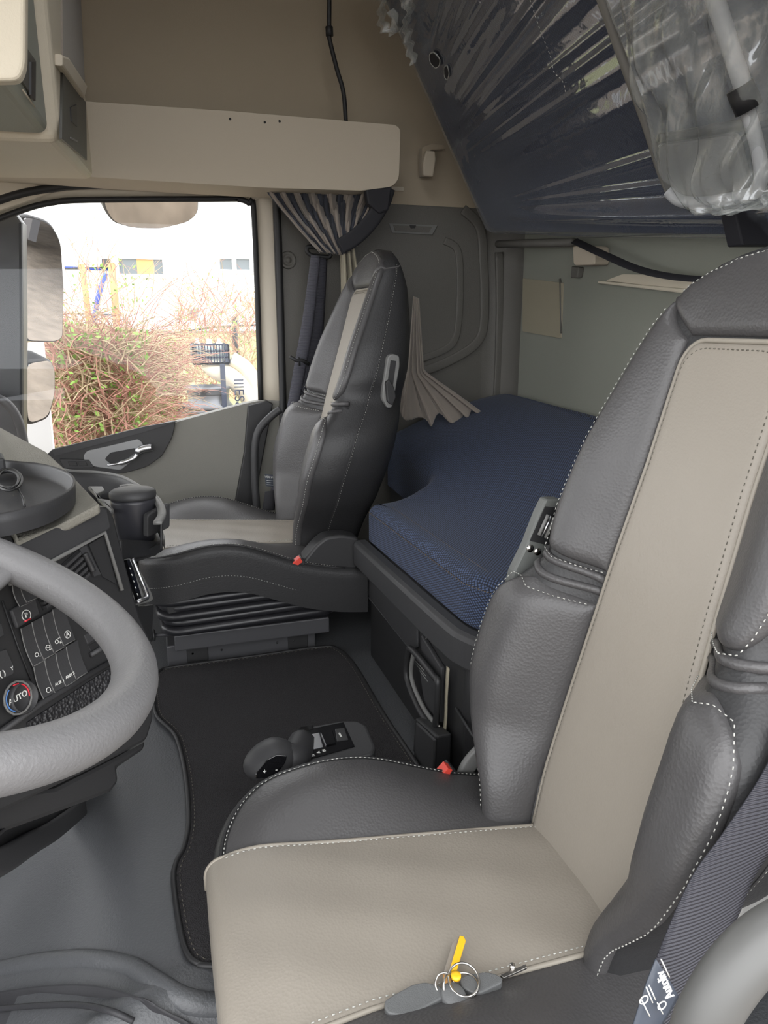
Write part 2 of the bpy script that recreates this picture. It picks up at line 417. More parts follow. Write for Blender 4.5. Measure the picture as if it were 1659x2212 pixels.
# front: sill under the windscreen and header over it (the screen itself stays open glass)
wf = G().prism([(-1.2, .2, -.3), (-1.2, 2.5, -.3), (-1.2, 2.5, .5), (-1.2, .2, .5)], (-.05, 0, 0)).make('wall_front', 'plastic', smooth=False); tag(wf, kind='structure')
G().prism([(-1.2, .2, 1.5), (-1.2, 2.5, 1.5), (-1.2, 2.5, 2.3), (-1.2, .2, 2.3)], (-.05, 0, 0)).make('front_header', 'headliner', wf, smooth=False)
tag(G().prism([(-1.21, .2, .5), (-1.21, 2.5, .5), (-1.21, 2.5, 1.5), (-1.21, .2, 1.5)], (-.006, 0, 0)).make('window_2', 'glass', smooth=False), kind='structure')

# ---- passenger door
door = thing('door_1', None, None, (0, WY, 0)); door['kind'] = 'structure'
INN = [(-160, 540), (-60, 492), (40, 452), (110, 434), (200, 428), (515, 426), (540, 436), (552, 470), (566, 868)]
def ring(inner, outer, f1, f2):
    V = inner+outer; n = len(inner); return V, [(i, i+1, n+i+1, n+i) for i in range(n-1)]
innr = spline([AY(x, y, WY) for x, y in INN[:6]], 5)+spline([AY(x, y, WY) for x, y in INN[5:]], 6)
OUT = [(-180, 500), (-70, 460), (30, 424), (105, 409), (200, 401), (545, 402), (580, 414), (597, 455), (610, 868)]
outr = spline([AY(x, y, WY) for x, y in OUT[:6]], 5)+spline([AY(x, y, WY) for x, y in OUT[5:]], 6)
V, Fc = ring([p+Vector((0, .035, 0)) for p in innr], outr, 0, 0)
mesh('frame', V, Fc, 'trim', door, solid=.03)
G().tube([p+Vector((0, .03, 0)) for p in innr], .009, 8).make('window_seal', 'rubber', door)
G().tube([p+Vector((0, -.01, 0)) for p in resample(outr+[AY(608, 1100, WY)], 60)], .012, 8).make('door_seal', 'rubber', door)
# light inner edge just outside the seal
# door card: grey fabric field
card = [AY(x, y, WY) for x, y in ((-150, 1030), (110, 985), (250, 948), (380, 912), (530, 872), (560, 866), (611, 866), (607, 1095), (600, 1450), (-150, 1500))]
G().prism(card, (0, .05, 0)).make('door_card', 'doorfab', door, smooth=False)
be = [AY(x, y, WY-.012) for x, y in ((-150, 1045), (100, 985), (110, 973), (380, 909), (372, 945), (350, 985), (318, 1008), (270, 1022), (160, 1030), (-150, 1075))]
G().prism(roundpoly(be, .01, 3), (0, .03, 0)).make('black_trim', 'plastic', door, smooth=False, bevel=.002)
G().prism([AY(x, y, WY-.016) for x, y in ((112, 972), (310, 922), (390, 908), (316, 932), (118, 985))], (0, .01, 0)).make('sill_strip', 'plastic_soft', door, smooth=False)
ed = [AY(x, y, WY-.015) for x, y in ((536, 876), (578, 866), (590, 872), (585, 900), (566, 1000), (548, 1100), (505, 1100), (528, 975))]
G().prism(ed, (0, .05, 0)).make('rear_edge', 'plastic', door, smooth=False, bevel=.004)
# inner release handle
hb = [AY(x, y, WY-.018) for x, y in ((180, 985), (188, 974), (230, 965), (300, 948), (310, 960), (300, 985), (260, 1016), (215, 1010), (185, 1004))]
G().prism(roundpoly(hb, .008), (0, .012, 0)).make('handle_bezel', 'silverplastic', door, bevel=.002, smooth=False)
hc = [AY(x, y, WY-.0205) for x, y in ((226, 992), (238, 978), (292, 968), (298, 975), (272, 992), (240, 1003))]
G().prism(roundpoly(hc, .006), (0, .004, 0)).make('handle_cup', 'rubber', door, smooth=False)
G().tube(spline([AY(x, y, WY-.03) for x, y in ((232, 1005), (262, 1000), (292, 988), (302, 972), (328, 966))], 6), [.004]*6+[.008]*10+[.013]*9, 10, flat=None).make('handle_lever', 'chrome', door)
sw = [AY(x, y, WY-.02) for x, y in ((128, 992), (192, 993), (203, 1010), (140, 1012))]
so_ = G().prism(sw, (0, .01, 0)).make('switch_panel', 'plastic_soft', door, smooth=False, bevel=.001)
for q in (0, 1):
    G().prism([AY(x+q*21, y, WY-.023) for x, y in ((146, 997), (164, 997), (168, 1006), (150, 1006))], (0, .004, 0)).make('window_switch', 'plastic', door, smooth=False, bevel=.0008)
tag(G().prism([p+Vector((0, .032, 0)) for p in innr+[AY(110, 985, WY), AY(-150, 1045, WY)]], (0, .004, 0)).make('window_1', 'glass', smooth=False), kind='structure')

# ---- shelf box over the door
sh = thing('overhead_shelf', 'long beige box shelf over the passenger window with three screw holes', 'shelf', (0, 2.3, 1.26))
SY = 2.27
P = [AY(x, y, SY) for x, y in ((-40, 195), (200, 220), (500, 240), (855, 270), (865, 280), (862, 385), (848, 403), (780, 412), (560, 405), (140, 379), (-40, 366))]
G().prism(roundpoly(P, [.001, .001, .001, .012, .012, .02, .02, .01, .001, .001, .001]), (0, .18, 0)).make('shelf_body', 'shelf', sh, smooth=False, bevel=.003)
for x, y in ((497, 257), (572, 264), (604, 262)):
    G().lathe(AY(x, y, SY-.0005), [(.0035, 0), (.0035, .003)], (0, 1, 0), 12).make('screw_hole', 'rubber', sh)

# ---- lockers over the windscreen, top left
lk = thing('overhead_locker', 'beige overhead locker with dark slotted end beside the shelf above the windscreen', 'locker', (-.2, 2.1, 1.3))
LX = -.11
def LQ(x, y, d=0): return AX(x, y, LX+d)
n0, f0 = LQ(133, 308), LQ(192, 370)
f0 = Vector((LX, 2.2, f0.z+.01))
g = G().add([(LX, n0.y, n0.z), (LX, f0.y, f0.z), (LX, f0.y, 2.3), (LX, n0.y, 2.3), (-.9, n0.y, n0.z-.03), (-.9, f0.y, f0.z-.03), (-.9, f0.y, 2.3), (-.9, n0.y, 2.3)],
            [(0, 1, 2, 3), (4, 7, 6, 5), (0, 4, 5, 1), (3, 2, 6, 7), (0, 3, 7, 4), (1, 5, 6, 2)])
g.make('locker_body', 'cabbeige', lk, smooth=False, bevel=.018, bseg=4)
e = .001
def lpoly(P, d, th, nm, m, par, bev=0):
    G().prism([LQ(x, y, d) for x, y in P], (-th, 0, 0)).make(nm, m, par, smooth=False, bevel=bev)
lpoly([(134, -60), (172, -60), (184, 190), (136, 120)], .003, .003, 'upper_recess', 'roofdark', lk)
lpoly([(136, 118), (150, 124), (190, 186), (184, 212), (136, 143)], .012, .014, 'grab_lip', 'shelf', lk, .004)
lpoly([(136, 148), (186, 222), (188, 346), (134, 300)], .004, .004, 'compartment_panel', 'slot', lk)
lpoly([(153, 232), (166, 226), (167, 274), (155, 262)], .006, .003, 'latch_recess', 'rubber', lk)
lpoly([(154, 296), (168, 304), (168, 308), (154, 300)], .006, .003, 'latch_line', 'greyplastic', lk)
x2 = AY(103, 286, n0.y-.02).x
n1 = AX(22, 178, x2); f1 = AX(103, 286, x2)
f1.y = n0.y-.005
lk2 = thing('overhead_locker', 'nearer beige overhead locker with a dark slot, behind the sun visor', 'locker', (x2-.1, n1.y, 1.2))
g = G().add([(x2, n1.y, n1.z), (x2, f1.y, f1.z), (x2, f1.y, 2.3), (x2, n1.y, 2.3), (-.9, n1.y, n1.z-.02), (-.9, f1.y, f1.z-.02), (-.9, f1.y, 2.3), (-.9, n1.y, 2.3)],
            [(0, 1, 2, 3), (4, 7, 6, 5), (0, 4, 5, 1), (3, 2, 6, 7), (0, 3, 7, 4), (1, 5, 6, 2)])
g.make('locker_body', 'cabgrey', lk2, smooth=False, bevel=.014, bseg=4)
G().prism([AX(x, y, x2+.003) for x, y in ((50, 92), (78, 132), (76, 215), (48, 175))], (-.003, 0, 0)).make('slot', 'slot', lk2, smooth=False)
G().prism([AX(x, y, x2+.006) for x, y in ((68, 134), (78, 134), (77, 218), (68, 205))], (-.003, 0, 0)).make('slot_edge', 'rubber', lk2, smooth=False)
G().tube([AX(x, y, x2+.003) for x, y in ((49, 194), (75, 231))], .0012, 6).make('slot_line', 'shelf', lk2)
vy = n1.y-.03
vis = G().prism(roundpoly([AY(x, y, vy) for x, y in ((-300, 185), (42, 172), (54, 140), (56, -80), (-300, -80))], [.01, .03, .02, 0, 0]), (0, .022, 0)).make('sun_visor', 'cabbeige', None, smooth=False, bevel=.006, bseg=3)
tag(vis, 'pale beige folded sun visor with rounded corner at the top left', 'sun visor')


#@@SEATS
# ================================================================== SEATS
WT = [(-.04, .158), (.0, .160), (.05, .172), (.09, .200), (.13, .228), (.2, .254), (.26, .262), (.30, .260), (.335, .25), (.365, .228), (.39, .208), (.42, .204), (.46, .213), (.55, .203), (.6, .192), (.68, .172), (.73, .156), (.765, .132), (.785, .108), (.80, .08), (.81, .045), (.816, .004)]
def W(z): return stab(WT, z, .012) if z < .76 else tab(WT, z)
def PR(z): return tab([(-.06, -.012), (0, 0), (.2, .052), (.4, .098), (.69, .174), (.76, .188), (.80, .2), (.82, .215)], z)
def DD(z): return stab([(-.06, .05), (0, .06), (.08, .08), (.2, .100), (.33, .088), (.38, .055), (.42, .050), (.55, .042), (.7, .018), (.76, 0)], z, .02)
def BO(y, z):
    p_ = PH(z)*(1-sm(.70, .80, z)*.6); return DD(z)*sm(p_-.004, max(p_+.03, min(p_+.085, W(z)*.86)), abs(y))
def FX(y, z):
    t = abs(y)/max(W(z), .02)
    e = lerp(.030, .045, sm(.68, .80, z))
    return PR(z)-BO(y, z)+e*(1-math.sqrt(max(0, 1-sm(.86, 1.02, t)**2)))+.0*z
BKT = [(-.06, .10), (0, .125), (.12, .165), (.233, .200), (.378, .238), (.5, .26), (.6, .268), (.7, .264), (.76, .25), (.80, .236), (.82, .222)]
def BK(z): return tab(BKT, z)
def NRM(y, z):
    e = .004; a = Vector((FX(y+e, z)-FX(y-e, z), 2*e, 0)); b = Vector((FX(y, z+e)-FX(y, z-e), 0, 2*e)); return b.cross(a).normalized()*(1 if b.cross(a).x < 0 else -1)
def ZT(y):  # top outline z for |y|
    y = abs(y)
    zz = .816
    while zz > .6 and tab(WT, zz) < y: zz -= .002
    return zz


def pillow(fL, fR, zlo, zhi, h, nu=22, nv=44, r=.016, rc=(0, 0, 0, 0), wr=0):
    """raised panel on the front surface; rc = corner radii (low-left, low-right, top-left, top-right)"""
    def f(u, v):
        s = .5-.5*math.cos(PI*u) if True else u
        t = .5-.5*math.cos(PI*v)
        z0 = zlo(s); z1 = zhi(s); z = lerp(z0, z1, t)
        a, b = fL(z), fR(z)
        dl = z-z0; dh = z1-z
        def ins(c, d): return c-math.sqrt(max(0, c*c-(c-d)**2)) if d < c else 0
        a += ins(rc[0], dl)+ins(rc[2], dh); b -= ins(rc[1], dl)+ins(rc[3], dh)
        y = lerp(a, b, s)
        d = min((y-a), (b-y), dl, dh)
        e = math.sqrt(max(0, 1-(1-min(max(d, 0)/r, 1))**2))
        k = -.004+(h+.004)*e
        if wr: k += wr*e*math.sin(z*70+y*40)*math.sin(y*50-z*18)
        n = NRM(y, z)
        return Vector((FX(y, z), y, z))+n*k
    return G().grid(f, nu, nv), f


def PH(z): return tab([(-.04, .10), (0, .104), (.08, .114), (.2, .113), (.37, .102), (.54, .092), (.70, .090)], z)
def WS(x, side): # cushion seam half width at local x (x negative forward)
    return tab([(-.5, .148), (-.43, .152), (-.32, .134), (-.19, .118), (0, .095), (.1, .09)], x) if side > 0 else tab([(-.5, .15), (-.43, .145), (-.32, .130), (-.19, .130), (0, .125), (.1, .12)], x)
def CZ(x): return tab([(-.5, .0), (-.45, .016), (-.40, .022), (-.25, .014), (-.1, .006), (0, .0), (.08, -.01)], x)
def CR(x): return stab([(-.5, -.03), (-.47, -.01), (-.42, .03), (-.36, .052), (-.29, .062), (-.22, .055), (-.154, .028), (-.07, -.008), (.02, -.030), (.1, -.04)], x, .03)
XF = -.482
def xfront(y):
    y = abs(y)
    return XF if y < .13 else XF+.095*(1-math.sqrt(max(0, 1-((min(y, .262)-.13)/.132)**2)))
CW = .262
def CT(x, y):
    sd = 1 if y > 0 else -1; ws = WS(x, sd); y_ = abs(y)
    if y_ <= ws: z = CZ(x)+.006*math.cos(y_/ws*PI/2)
    else:
        t = (y_-ws)/(CW-ws); z = lerp(CZ(x), CR(x), math.sin(min(t, 1)*PI/2)**1.1)+.008*math.sin(PI*min(t, 1))
    return z


def make_seat(o, label, name, zsc=1):
    root = thing(name, label, 'seat', (o[0], o[1], 0))
    O = Vector(o); n_before = set(bpy.data.objects)
    def put(g, nm, m, par=root, **k):
        g.V = [v+O for v in g.V]; return g.make(nm, m, par, **k)
    # --- shell
    def sh_(u, v):
        z = lerp(-.06, .816, v) if v < .85 else lerp(lerp(-.06, .816, .85), .816, math.sin((v-.85)/.15*PI/2))
        w_ = W(z)
        if u < .5:
            y = lerp(-w_, w_, u*2); return Vector((FX(y, z), y, z))
        a = (u-.5)*2*PI; xe = FX(w_, z); bx = BK(z)
        c, s_ = math.cos(a), math.sin(a)
        return Vector((lerp(xe, bx, abs(s_)**.45), w_*math.copysign(abs(c)**.35, c), z))
    g = G().grid(sh_, 72, 60, cu=True); put(g, 'backrest_shell', 'leather_side')
    # --- beige centre panel
    g, f = pillow(lambda z: -PH(z), lambda z: PH(z), lambda s: -.035, lambda s: .703, .012, 24, 60, .012, (.0, .0, .036, .036))
    pnl = put(g, 'backrest_panel', 'beige')
    pip = G(); dk = G(); th = G()
    def onf(y, z, k): return Vector((FX(y, z), y, z))+NRM(y, z)*k
    def outline(ins):
        zt = .703-ins; c = .036
        L = [(-(PH(z)-ins), z) for z in [i*.03 for i in range(0, 22)] if z < zt-c]
        top = [(-(PH(.69)-ins)+c-c*math.cos(a*PI/12), zt-c+c*math.sin(a*PI/12)) for a in range(7)]
        A = L+top; return A+[(-y, z) for y, z in A[::-1]]
    pip.tube([onf(y, z, .0045)+O for y, z in outline(-.001)], .0035, 8)
    pip.make('panel_piping', 'piping', root)
    dk.dashes([onf(y, z, .0118)+O for y, z in outline(.010)], r=.0008); dk.make('panel_stitching', 'dthread', root)
    for sd in (-1, 1):
        i_ = lambda z: PH(z)+.0035
        o_ = lambda z: W(z)-.006
        if sd > 0: L_, R_ = i_, o_
        else: L_, R_ = (lambda z: -(W(z)-.006)), (lambda z: -(PH(z)+.0035))
        q = (lambda s: s) if sd > 0 else (lambda s: 1-s)
        g, f = pillow(L_, R_, lambda s: -.045, lambda s: lerp(.338, .362, q(s)), .012, 18, 40, .022, (0, 0, 0 if sd > 0 else .05, .05 if sd > 0 else 0))
        put(g, 'lower_bolster', 'leather')
        g, f = pillow(L_, R_, lambda s: lerp(.385, .402, q(s)), lambda s: lerp(.705, .762, q(s)), .011, 18, 36, .018, (0 if sd > 0 else .03, .03 if sd > 0 else 0, 0, 0))
        put(g, 'upper_bolster', 'leather')
        # folded leather between the two bolsters
        for k, (za, zb, hh) in enumerate(((.357, .368, -.001), (.374, .385, .001))):
            G().tube([onf(sd*lerp(PH(.37)+.006, W(.375)-.004, t/8), lerp(za, za+.022, t/8)+.006*math.sin(t/8*PI)*(k-.5), hh)+O for t in range(9)], .0065, 8).make('leather_fold', 'leather', root)
        # contrast stitching
        pts = [(W(z)-.012, z) for z in [.0+.02*i for i in range(17)]]+[(W(.34)-.022, .349), (W(.35)-.04, .353)]+[(y, .352-(.23-y)*.13) for y in (.18, .15, .12)]
        G().dashes([onf(sd*y, z, .011)+O for y, z in pts]).make('bolster_stitching', 'thread', root)
        pts = [(y, .397-(.2-y)*.12) for y in (.11, .14, .17)]+[(.188, .400)]+[(W(z)-.014, z) for z in [.42+.02*i for i in range(17)]]
        G().dashes([onf(sd*y, z, .010)+O for y, z in pts]).make('bolster_stitching', 'thread', root)
    # headrest cap
    def hr(u, v):
        y = lerp(-.150, .150, u); ay = abs(y)
        zb = .709 if ay < .088 else .709+(ay-.088)*.92
        zt = max(ZT(ay)-.004, zb+.002); z = lerp(zb, zt, .5-.5*math.cos(PI*v))
        d = min(z-zb, zt-z, .15-ay); e = math.sqrt(max(0, 1-(1-min(max(d, 0)/.018, 1))**2))
        return onf(y, z, -.003+.012*e)
    put(G().grid(hr, 40, 18), 'headrest', 'leather')
    th.dashes([onf(y, ZT(y)-.011, .007)+O for y in [i*.0075 for i in range(-16, 17)]])
    th.make('headrest_stitching', 'thread', root)
    for sd in (-1, 1):
        sp = []
        for i in range(40):
            z = lerp(.02, .77, i/39); w_ = W(z); xe = FX(w_, z); c_ = .30
            sp.append(Vector((lerp(xe, BK(z), .34), sd*(w_*(1-((.34**(1/.45))**2))**(.175)+.0008), z))+O)
        G().dashes(sp, r=.0006).make('side_seam_stitching', 'thread', root)
        G().tube([p+Vector((-.003, 0, 0)) for p in sp], .0016, 6).make('side_seam', 'leather_side', root)
    # --- cushion
    def topx(y, t): return lerp(.06, xfront(y)+.028, t)
    def skirt(base, n, v, r=.028, dep=.12, flare=0):
        if v < .5:
            a = v*2*PI/2; return base+n*(r*math.sin(a))+Vector((0, 0, -r*(1-math.cos(a))))
        return base+n*(r+flare*(v-.5)*2)+Vector((0, 0, -r-(v-.5)*2*dep))
    def fn(y):
        e = .003; dx = xfront(abs(y)+e)-xfront(abs(y)-e); n = Vector((-2*e, -dx*(-1)*(1 if y > 0 else -1), 0)); n = Vector((-2*e, dx*(1 if y > 0 else -1), 0)); return n.normalized()
    def panelf(u, v):
        if v <= .75:
            t = v/.75; y = 0
            yy = lerp(-1, 1, u); x = topx(0, t); ws = WS(x, 1 if yy > 0 else -1); y = yy*ws; x = topx(y, t)
            wr_ = .0015*math.sin(x*40+y*30)*math.sin(y*35-x*12)
            return Vector((x, y, CT(x, y)+.004+wr_))
        yy = lerp(-1, 1, u); y = yy*WS(XF, 1 if yy > 0 else -1); x = topx(y, 1)
        return skirt(Vector((x, y, CT(x, y)+.004)), fn(y), (v-.75)/.25)
    put(G().grid(panelf, 24, 60), 'cushion_panel', 'beige')
    for sd in (-1, 1):
        def bol(u, v):
            t = v
            x = topx(WS(-.3, sd), t)
            ws = WS(x, sd); y = lerp(ws, CW, math.sin(u*PI/2)); x = topx(y, t)
            return Vector((x, sd*y, CT(x, sd*y)))
        put(G().grid(bol, 16, 50), 'cushion_bolster', 'leather')
        edge = [Vector((topx(y, 1), sd*y, CT(topx(y, 1), sd*y))) for y in [lerp(WS(XF, sd), CW, math.sin(i/12*PI/2)) for i in range(13)]]
        x0 = topx(CW, 1)
        edge += [Vector((lerp(x0, .1, i/24), sd*CW, CT(lerp(x0, .1, i/24), sd*CW))) for i in range(1, 25)]
        def nn(i):
            a, b = edge[max(0, i-1)], edge[min(len(edge)-1, i+1)]; d = b-a; n = Vector((-d.y, d.x, 0))*(1 if sd > 0 else -1)
            n = n.normalized()
            return n
        def sk(u, v):
            i = round(u*(len(edge)-1)); return skirt(edge[i]+Vector((0, 0, .0)), nn(i), v, .020, .10)
        put(G().grid(sk, len(edge), 12), 'cushion_side', 'leather_side')
        G().dashes([p+O+nn(i)*.003+Vector((0, 0, .0015)) for i, p in enumerate(edge[:-4])]).make('cushion_stitching', 'thread', root)
        if sd < 0: G().dashes([skirt(p, nn(i), .78, .0205, .10)+O for i, p in enumerate(edge[:-10])], r=.0006).make('side_stitching', 'thread', root)
        G().tube([p+O+nn(i)*.007+Vector((0, 0, -.001)) for i, p in enumerate(edge[:-3])], .0026, 6).make('edge_piping', 'leather_side', root)
        sp = []
        for i in range(30):
            x = lerp(.0, XF+.028, i/29); y = WS(x, sd); sp.append(Vector((x, sd*y, CT(x, sd*y)+.0025)))
        y = sd*WS(XF, sd)
        for k in range(1, 8): sp.append(skirt(Vector((topx(y, 1), y, CT(topx(y, 1), y)+.0025)), fn(y), k/12))
        G().tube([p+O for p in sp], .0032, 8).make('seam_piping', 'piping', root)
        t3 = G(); t3.dashes([p+O+Vector((0, -sd*.007, .004)) for p in sp[:-7]], r=.0008); t3.make('seam_stitching', 'thread', root)
    # seat pan under the cushion
    g = G().add([(x, y, z) for z in (-.045, -.15) for x, y in ((-.40, -.22), (-.36, -.25), (.03, -.25), (.03, .25), (-.36, .25), (-.40, .22))],
                [tuple(range(6)), tuple(range(6, 12))[::-1]]+[(i, (i+1) % 6, 6+(i+1) % 6, 6+i) for i in range(6)])
    put(g, 'seat_pan', 'plastic', smooth=False, bevel=.01)
    if zsc != 1:                                               # headrest set lower
        for ob in root.children:
            if ob.type == 'MESH':
                zo = O.z
                for v in ob.data.vertices:
                    if v.co.z > zo: v.co.z = zo+(v.co.z-zo)*(1-(1-zsc)*sm(.1, .7, v.co.z-zo))
    return root, O


PS = (.401, 2.014, .290); DS = (.498, .715, .153)
ps, PO = make_seat(PS, 'far two-tone leather passenger seat with exposed bellows base, beside the side window', 'passenger_seat', .962)
ds, DO = make_seat(DS, 'large near two-tone leather driver seat carrying the bunch of keys', 'driver_seat')

# passenger seat: side cover, buckle, bellows, base plate, slider
YS = PS[1]-.262
cv = [AY(x, y, YS) for x, y in ((647, 1262), (640, 1250), (652, 1215), (682, 1178), (704, 1160), (740, 1155), (776, 1162), (778, 1210), (768, 1235), (735, 1253), (700, 1260))]
G().prism(roundpoly(cv, .012), (0, .06, 0)).make('side_cover', 'plastic', ps, smooth=False, bevel=.008, bseg=3)
cv = [AY(x, y, YS+.012) for x, y in ((574, 1268), (640, 1250), (770, 1232), (760, 1262), (727, 1284), (690, 1292), (640, 1288), (560, 1302), (420, 1330), (365, 1330), (352, 1300))]
G().prism(roundpoly(cv, .008), (0, .05, 0)).make('lower_cover', 'plastic', ps, smooth=False, bevel=.004)
bk = G().prism([AY(x, y, YS-.012) for x, y in ((622, 1226), (652, 1204), (660, 1214), (646, 1252), (636, 1246))], (0, .03, 0)).make('belt_buckle', 'rubber', ps, smooth=False, bevel=.002)
G().prism([AY(x, y, YS-.016) for x, y in ((625, 1222), (648, 1204), (654, 1214), (631, 1231))], (0, .02, 0)).make('release_button', 'red', bk, smooth=False, bevel=.001)
x0, x1 = PS[0]-.42, PS[0]+.03
for k in range(5):
    zc = lerp(.205, .125, k/4); ww = .012*(1 if k % 2 == 0 else .2)+.004
    pts = roundpoly([Vector((x0-ww+.004*k, PS[1]-.235-ww, zc)), Vector((x1+ww-.006*k, PS[1]-.235-ww, zc+.012)), Vector((x1+ww-.006*k, PS[1]+.235, zc+.012)), Vector((x0-ww+.004*k, PS[1]+.235, zc))], .05, 6)
    G().tube(pts, .0125, 8, closed=True).make('bellows_fold', 'bellows', ps)
G().box((x0+.02, PS[1]-.22, .1), (x1-.02, PS[1]+.22, .22)).make('bellows_core', 'bellows', ps, smooth=False, bevel=.01)
G().box((PS[0]-.40, PS[1]-.215, .055), (PS[0]+.01, PS[1]+.2, .10)).make('slide_frame', 'steel', ps, smooth=False, bevel=.004)
bp = G().box((-.02, PS[1]-.18, -.05), (.378, PS[1]+.18, .058)).make('base_plate', 'steel', ps, smooth=False, bevel=.004)
for x in (.03, .30): G().box((x, PS[1]-.184, .005), (x+.055, PS[1]-.17, .045)).make('bolt_tab', 'plastic', bp, smooth=False, bevel=.002)
for x in (.045, .045, .315, .12, .27): G().lathe((x, PS[1]-.1845, .03), [(.0028, 0), (.0028, .002)], (0, 1, 0), 10).make('bolt_hole', 'rubber', bp)
G().tube([(-.05, PS[1]-.17, .09), (-.02, PS[1]-.17, .088), (.02, PS[1]-.17, .09)], .006, 8).make('adjuster_rod', 'steel', ps)
for k in range(4): G().lathe((-.052-.008*k, PS[1]-.17, .09), [(.012, 0), (.016, .002), (.016, .005), (.012, .007)], (1, 0, 0), 16).make('adjuster_ring', 'plastic', ps)
# belt height slider on the side of the backrest
YT = PS[1]-.222
sl = G().prism(roundpoly([AY(x, y, YT) for x, y in ((838, 770), (848, 764), (863, 768), (864, 790), (848, 880), (838, 882), (826, 862), (828, 830))], .008), (0, .03, 0)).make('belt_slider_frame', 'greyplastic', ps, smooth=False, bevel=.003)
G().prism([AY(x, y, YT-.001) for x, y in ((844, 778), (856, 780), (848, 840), (836, 836))], (0, .03, 0)).make('slider_slot', 'rubber', sl, smooth=False)
G().prism(roundpoly([AY(x, y, YT-.014) for x, y in ((834, 826), (842, 820), (852, 838), (856, 858), (848, 876), (838, 868))], .004), (0, .02, 0)).make('slider_knob', 'plastic', sl, smooth=False, bevel=.003)

# driver seat: hidden base, buckle on the far side, grey hinge bracket behind the backrest
G().box((DS[0]-.36, DS[1]-.2, -.10), (DS[0]+.05, DS[1]+.2, .06)).make('bellows_core', 'bellows', ds, smooth=False, bevel=.02)
YB = DS[1]+.285
arm = [AY(x, y, YB) for x, y in ((1050, 1606), (1018, 1628), (996, 1660), (985, 1690))]
G().tube(spline([AY(x, y, YB) for x, y in ((1056, 1612), (1028, 1634), (1006, 1668), (996, 1720))], 6), .02, 10, flat=(.03, .012), nrm=(0, 1, 0)).make('buckle_stalk', 'greyplastic', ds)
bk = G().prism([AY(x, y, YB-.02) for x, y in ((948, 1692), (978, 1660), (990, 1672), (992, 1705), (960, 1712))], (0, .03, 0)).make('belt_buckle', 'rubber', ds, smooth=False, bevel=.002)
G().prism([AY(x, y, YB-.024) for x, y in ((940, 1690), (968, 1660), (978, 1664), (962, 1690))], (0, .022, 0)).make('release_button', 'red', bk, smooth=False, bevel=.001)
YH = DS[1]+.235
hb = G().prism([AY(x, y, YH) for x, y in ((1180, 1078), (1212, 1078), (1250, 1240), (1200, 1400), (1120, 1400), (1085, 1330), (1110, 1235), (1138, 1178), (1164, 1110))], (0, .02, 0)).make('hinge_bracket', 'steelgrey', ds, smooth=False, bevel=.003)
G().prism([AY(x, y, YH-.001) for x, y in ((1178, 1094), (1215, 1098), (1190, 1180), (1145, 1168))], (0, .02, 0)).make('bracket_pocket', 'rubber', hb, smooth=False)
for k in range(3):
    G().tube([AY(x+k*7, y+k*3, YH-.006) for x, y in ((1184, 1112), (1164, 1156))], .0028, 8).make('spring_rod', 'chrome' if k == 1 else 'greyplastic', hb)
for x, y in ((1146, 1185), (1162, 1192)): G().lathe(AY(x, y, YH-.002), [(.006, 0), (.006, .004)], (0, 1, 0), 16).make('bracket_screw', 'metal', hb)


#@@BUNK
# ================================================================== BED AND REAR
def slab(outline, zb, zt, r, name, m, parent=None, layers=4, **k):
    """closed outline (x, y), bottom height, top height function, rounded upper edge"""
    P = [Vector((x, y, 0)) for x, y in outline]; n = len(P)
    area = sum(P[i].x*P[(i+1) % n].y-P[(i+1) % n].x*P[i].y for i in range(n))
    sg = 1 if area > 0 else -1
    def ins(d):
        out = []
        for i in range(n):
            a, b, c = P[i-1], P[i], P[(i+1) % n]; t = (c-a).normalized(); out.append(b+Vector((-t.y, t.x, 0))*d*sg)
        return out
    V = []; g = G()
    rings = []
    R0 = ins(0)
    rings.append([Vector((p.x, p.y, zb(p.x, p.y))) for p in R0])
    rings.append([Vector((p.x, p.y, zt(p.x, p.y)-r)) for p in R0])
    for q in range(1, layers+1):
        a = q/layers*PI/2; R = ins(r*(1-math.cos(a)))
        rings.append([Vector((p.x, p.y, zt(p.x, p.y)-r*(1-math.sin(a)))) for p in R])
    for R in rings: V += R
    F_ = [(j*n+i, j*n+(i+1) % n, (j+1)*n+(i+1) % n, (j+1)*n+i) for j in range(len(rings)-1) for i in range(n)]
    F_ += [tuple((len(rings)-1)*n+i for i in range(n))]
    g.add(V, F_); o = g.make(name, m, parent, **k)
    bm = bmesh.new(); bm.from_mesh(o.data); off = wloc(parent)
    f = max(bm.faces, key=lambda q: len(q.verts))
    for v in f.verts: v.co.z = zt(outline[0][0], outline[0][1])-off.z
    bm.normal_update(); topz = f.verts[0].co.z
    xs = [p[0] for p in outline]; ys = [p[1] for p in outline]
    for ax, lo, hi in ((Vector((1, 0, 0)), min(xs), max(xs)), (Vector((0, 1, 0)), min(ys), max(ys))):
        q = lo+.04
        while q < hi:
            fs = [x for x in bm.faces if x.is_valid and all(abs(v.co.z-topz) < 1e-5 for v in x.verts)]
            es = list({e for x in fs for e in x.edges}); vs = list({v for x in fs for v in x.verts})
            bmesh.ops.bisect_plane(bm, geom=fs+es+vs, plane_co=ax*q-off*1.0, plane_no=ax, dist=1e-5)
            q += .04
    for v in bm.verts:
        if abs(v.co.z-topz) < 1e-5: v.co.z = zt(v.co.x+off.x, v.co.y+off.y)-off.z
    bm.to_mesh(o.data); bm.free()
    for p_ in o.data.polygons: p_.use_smooth = True
    return o


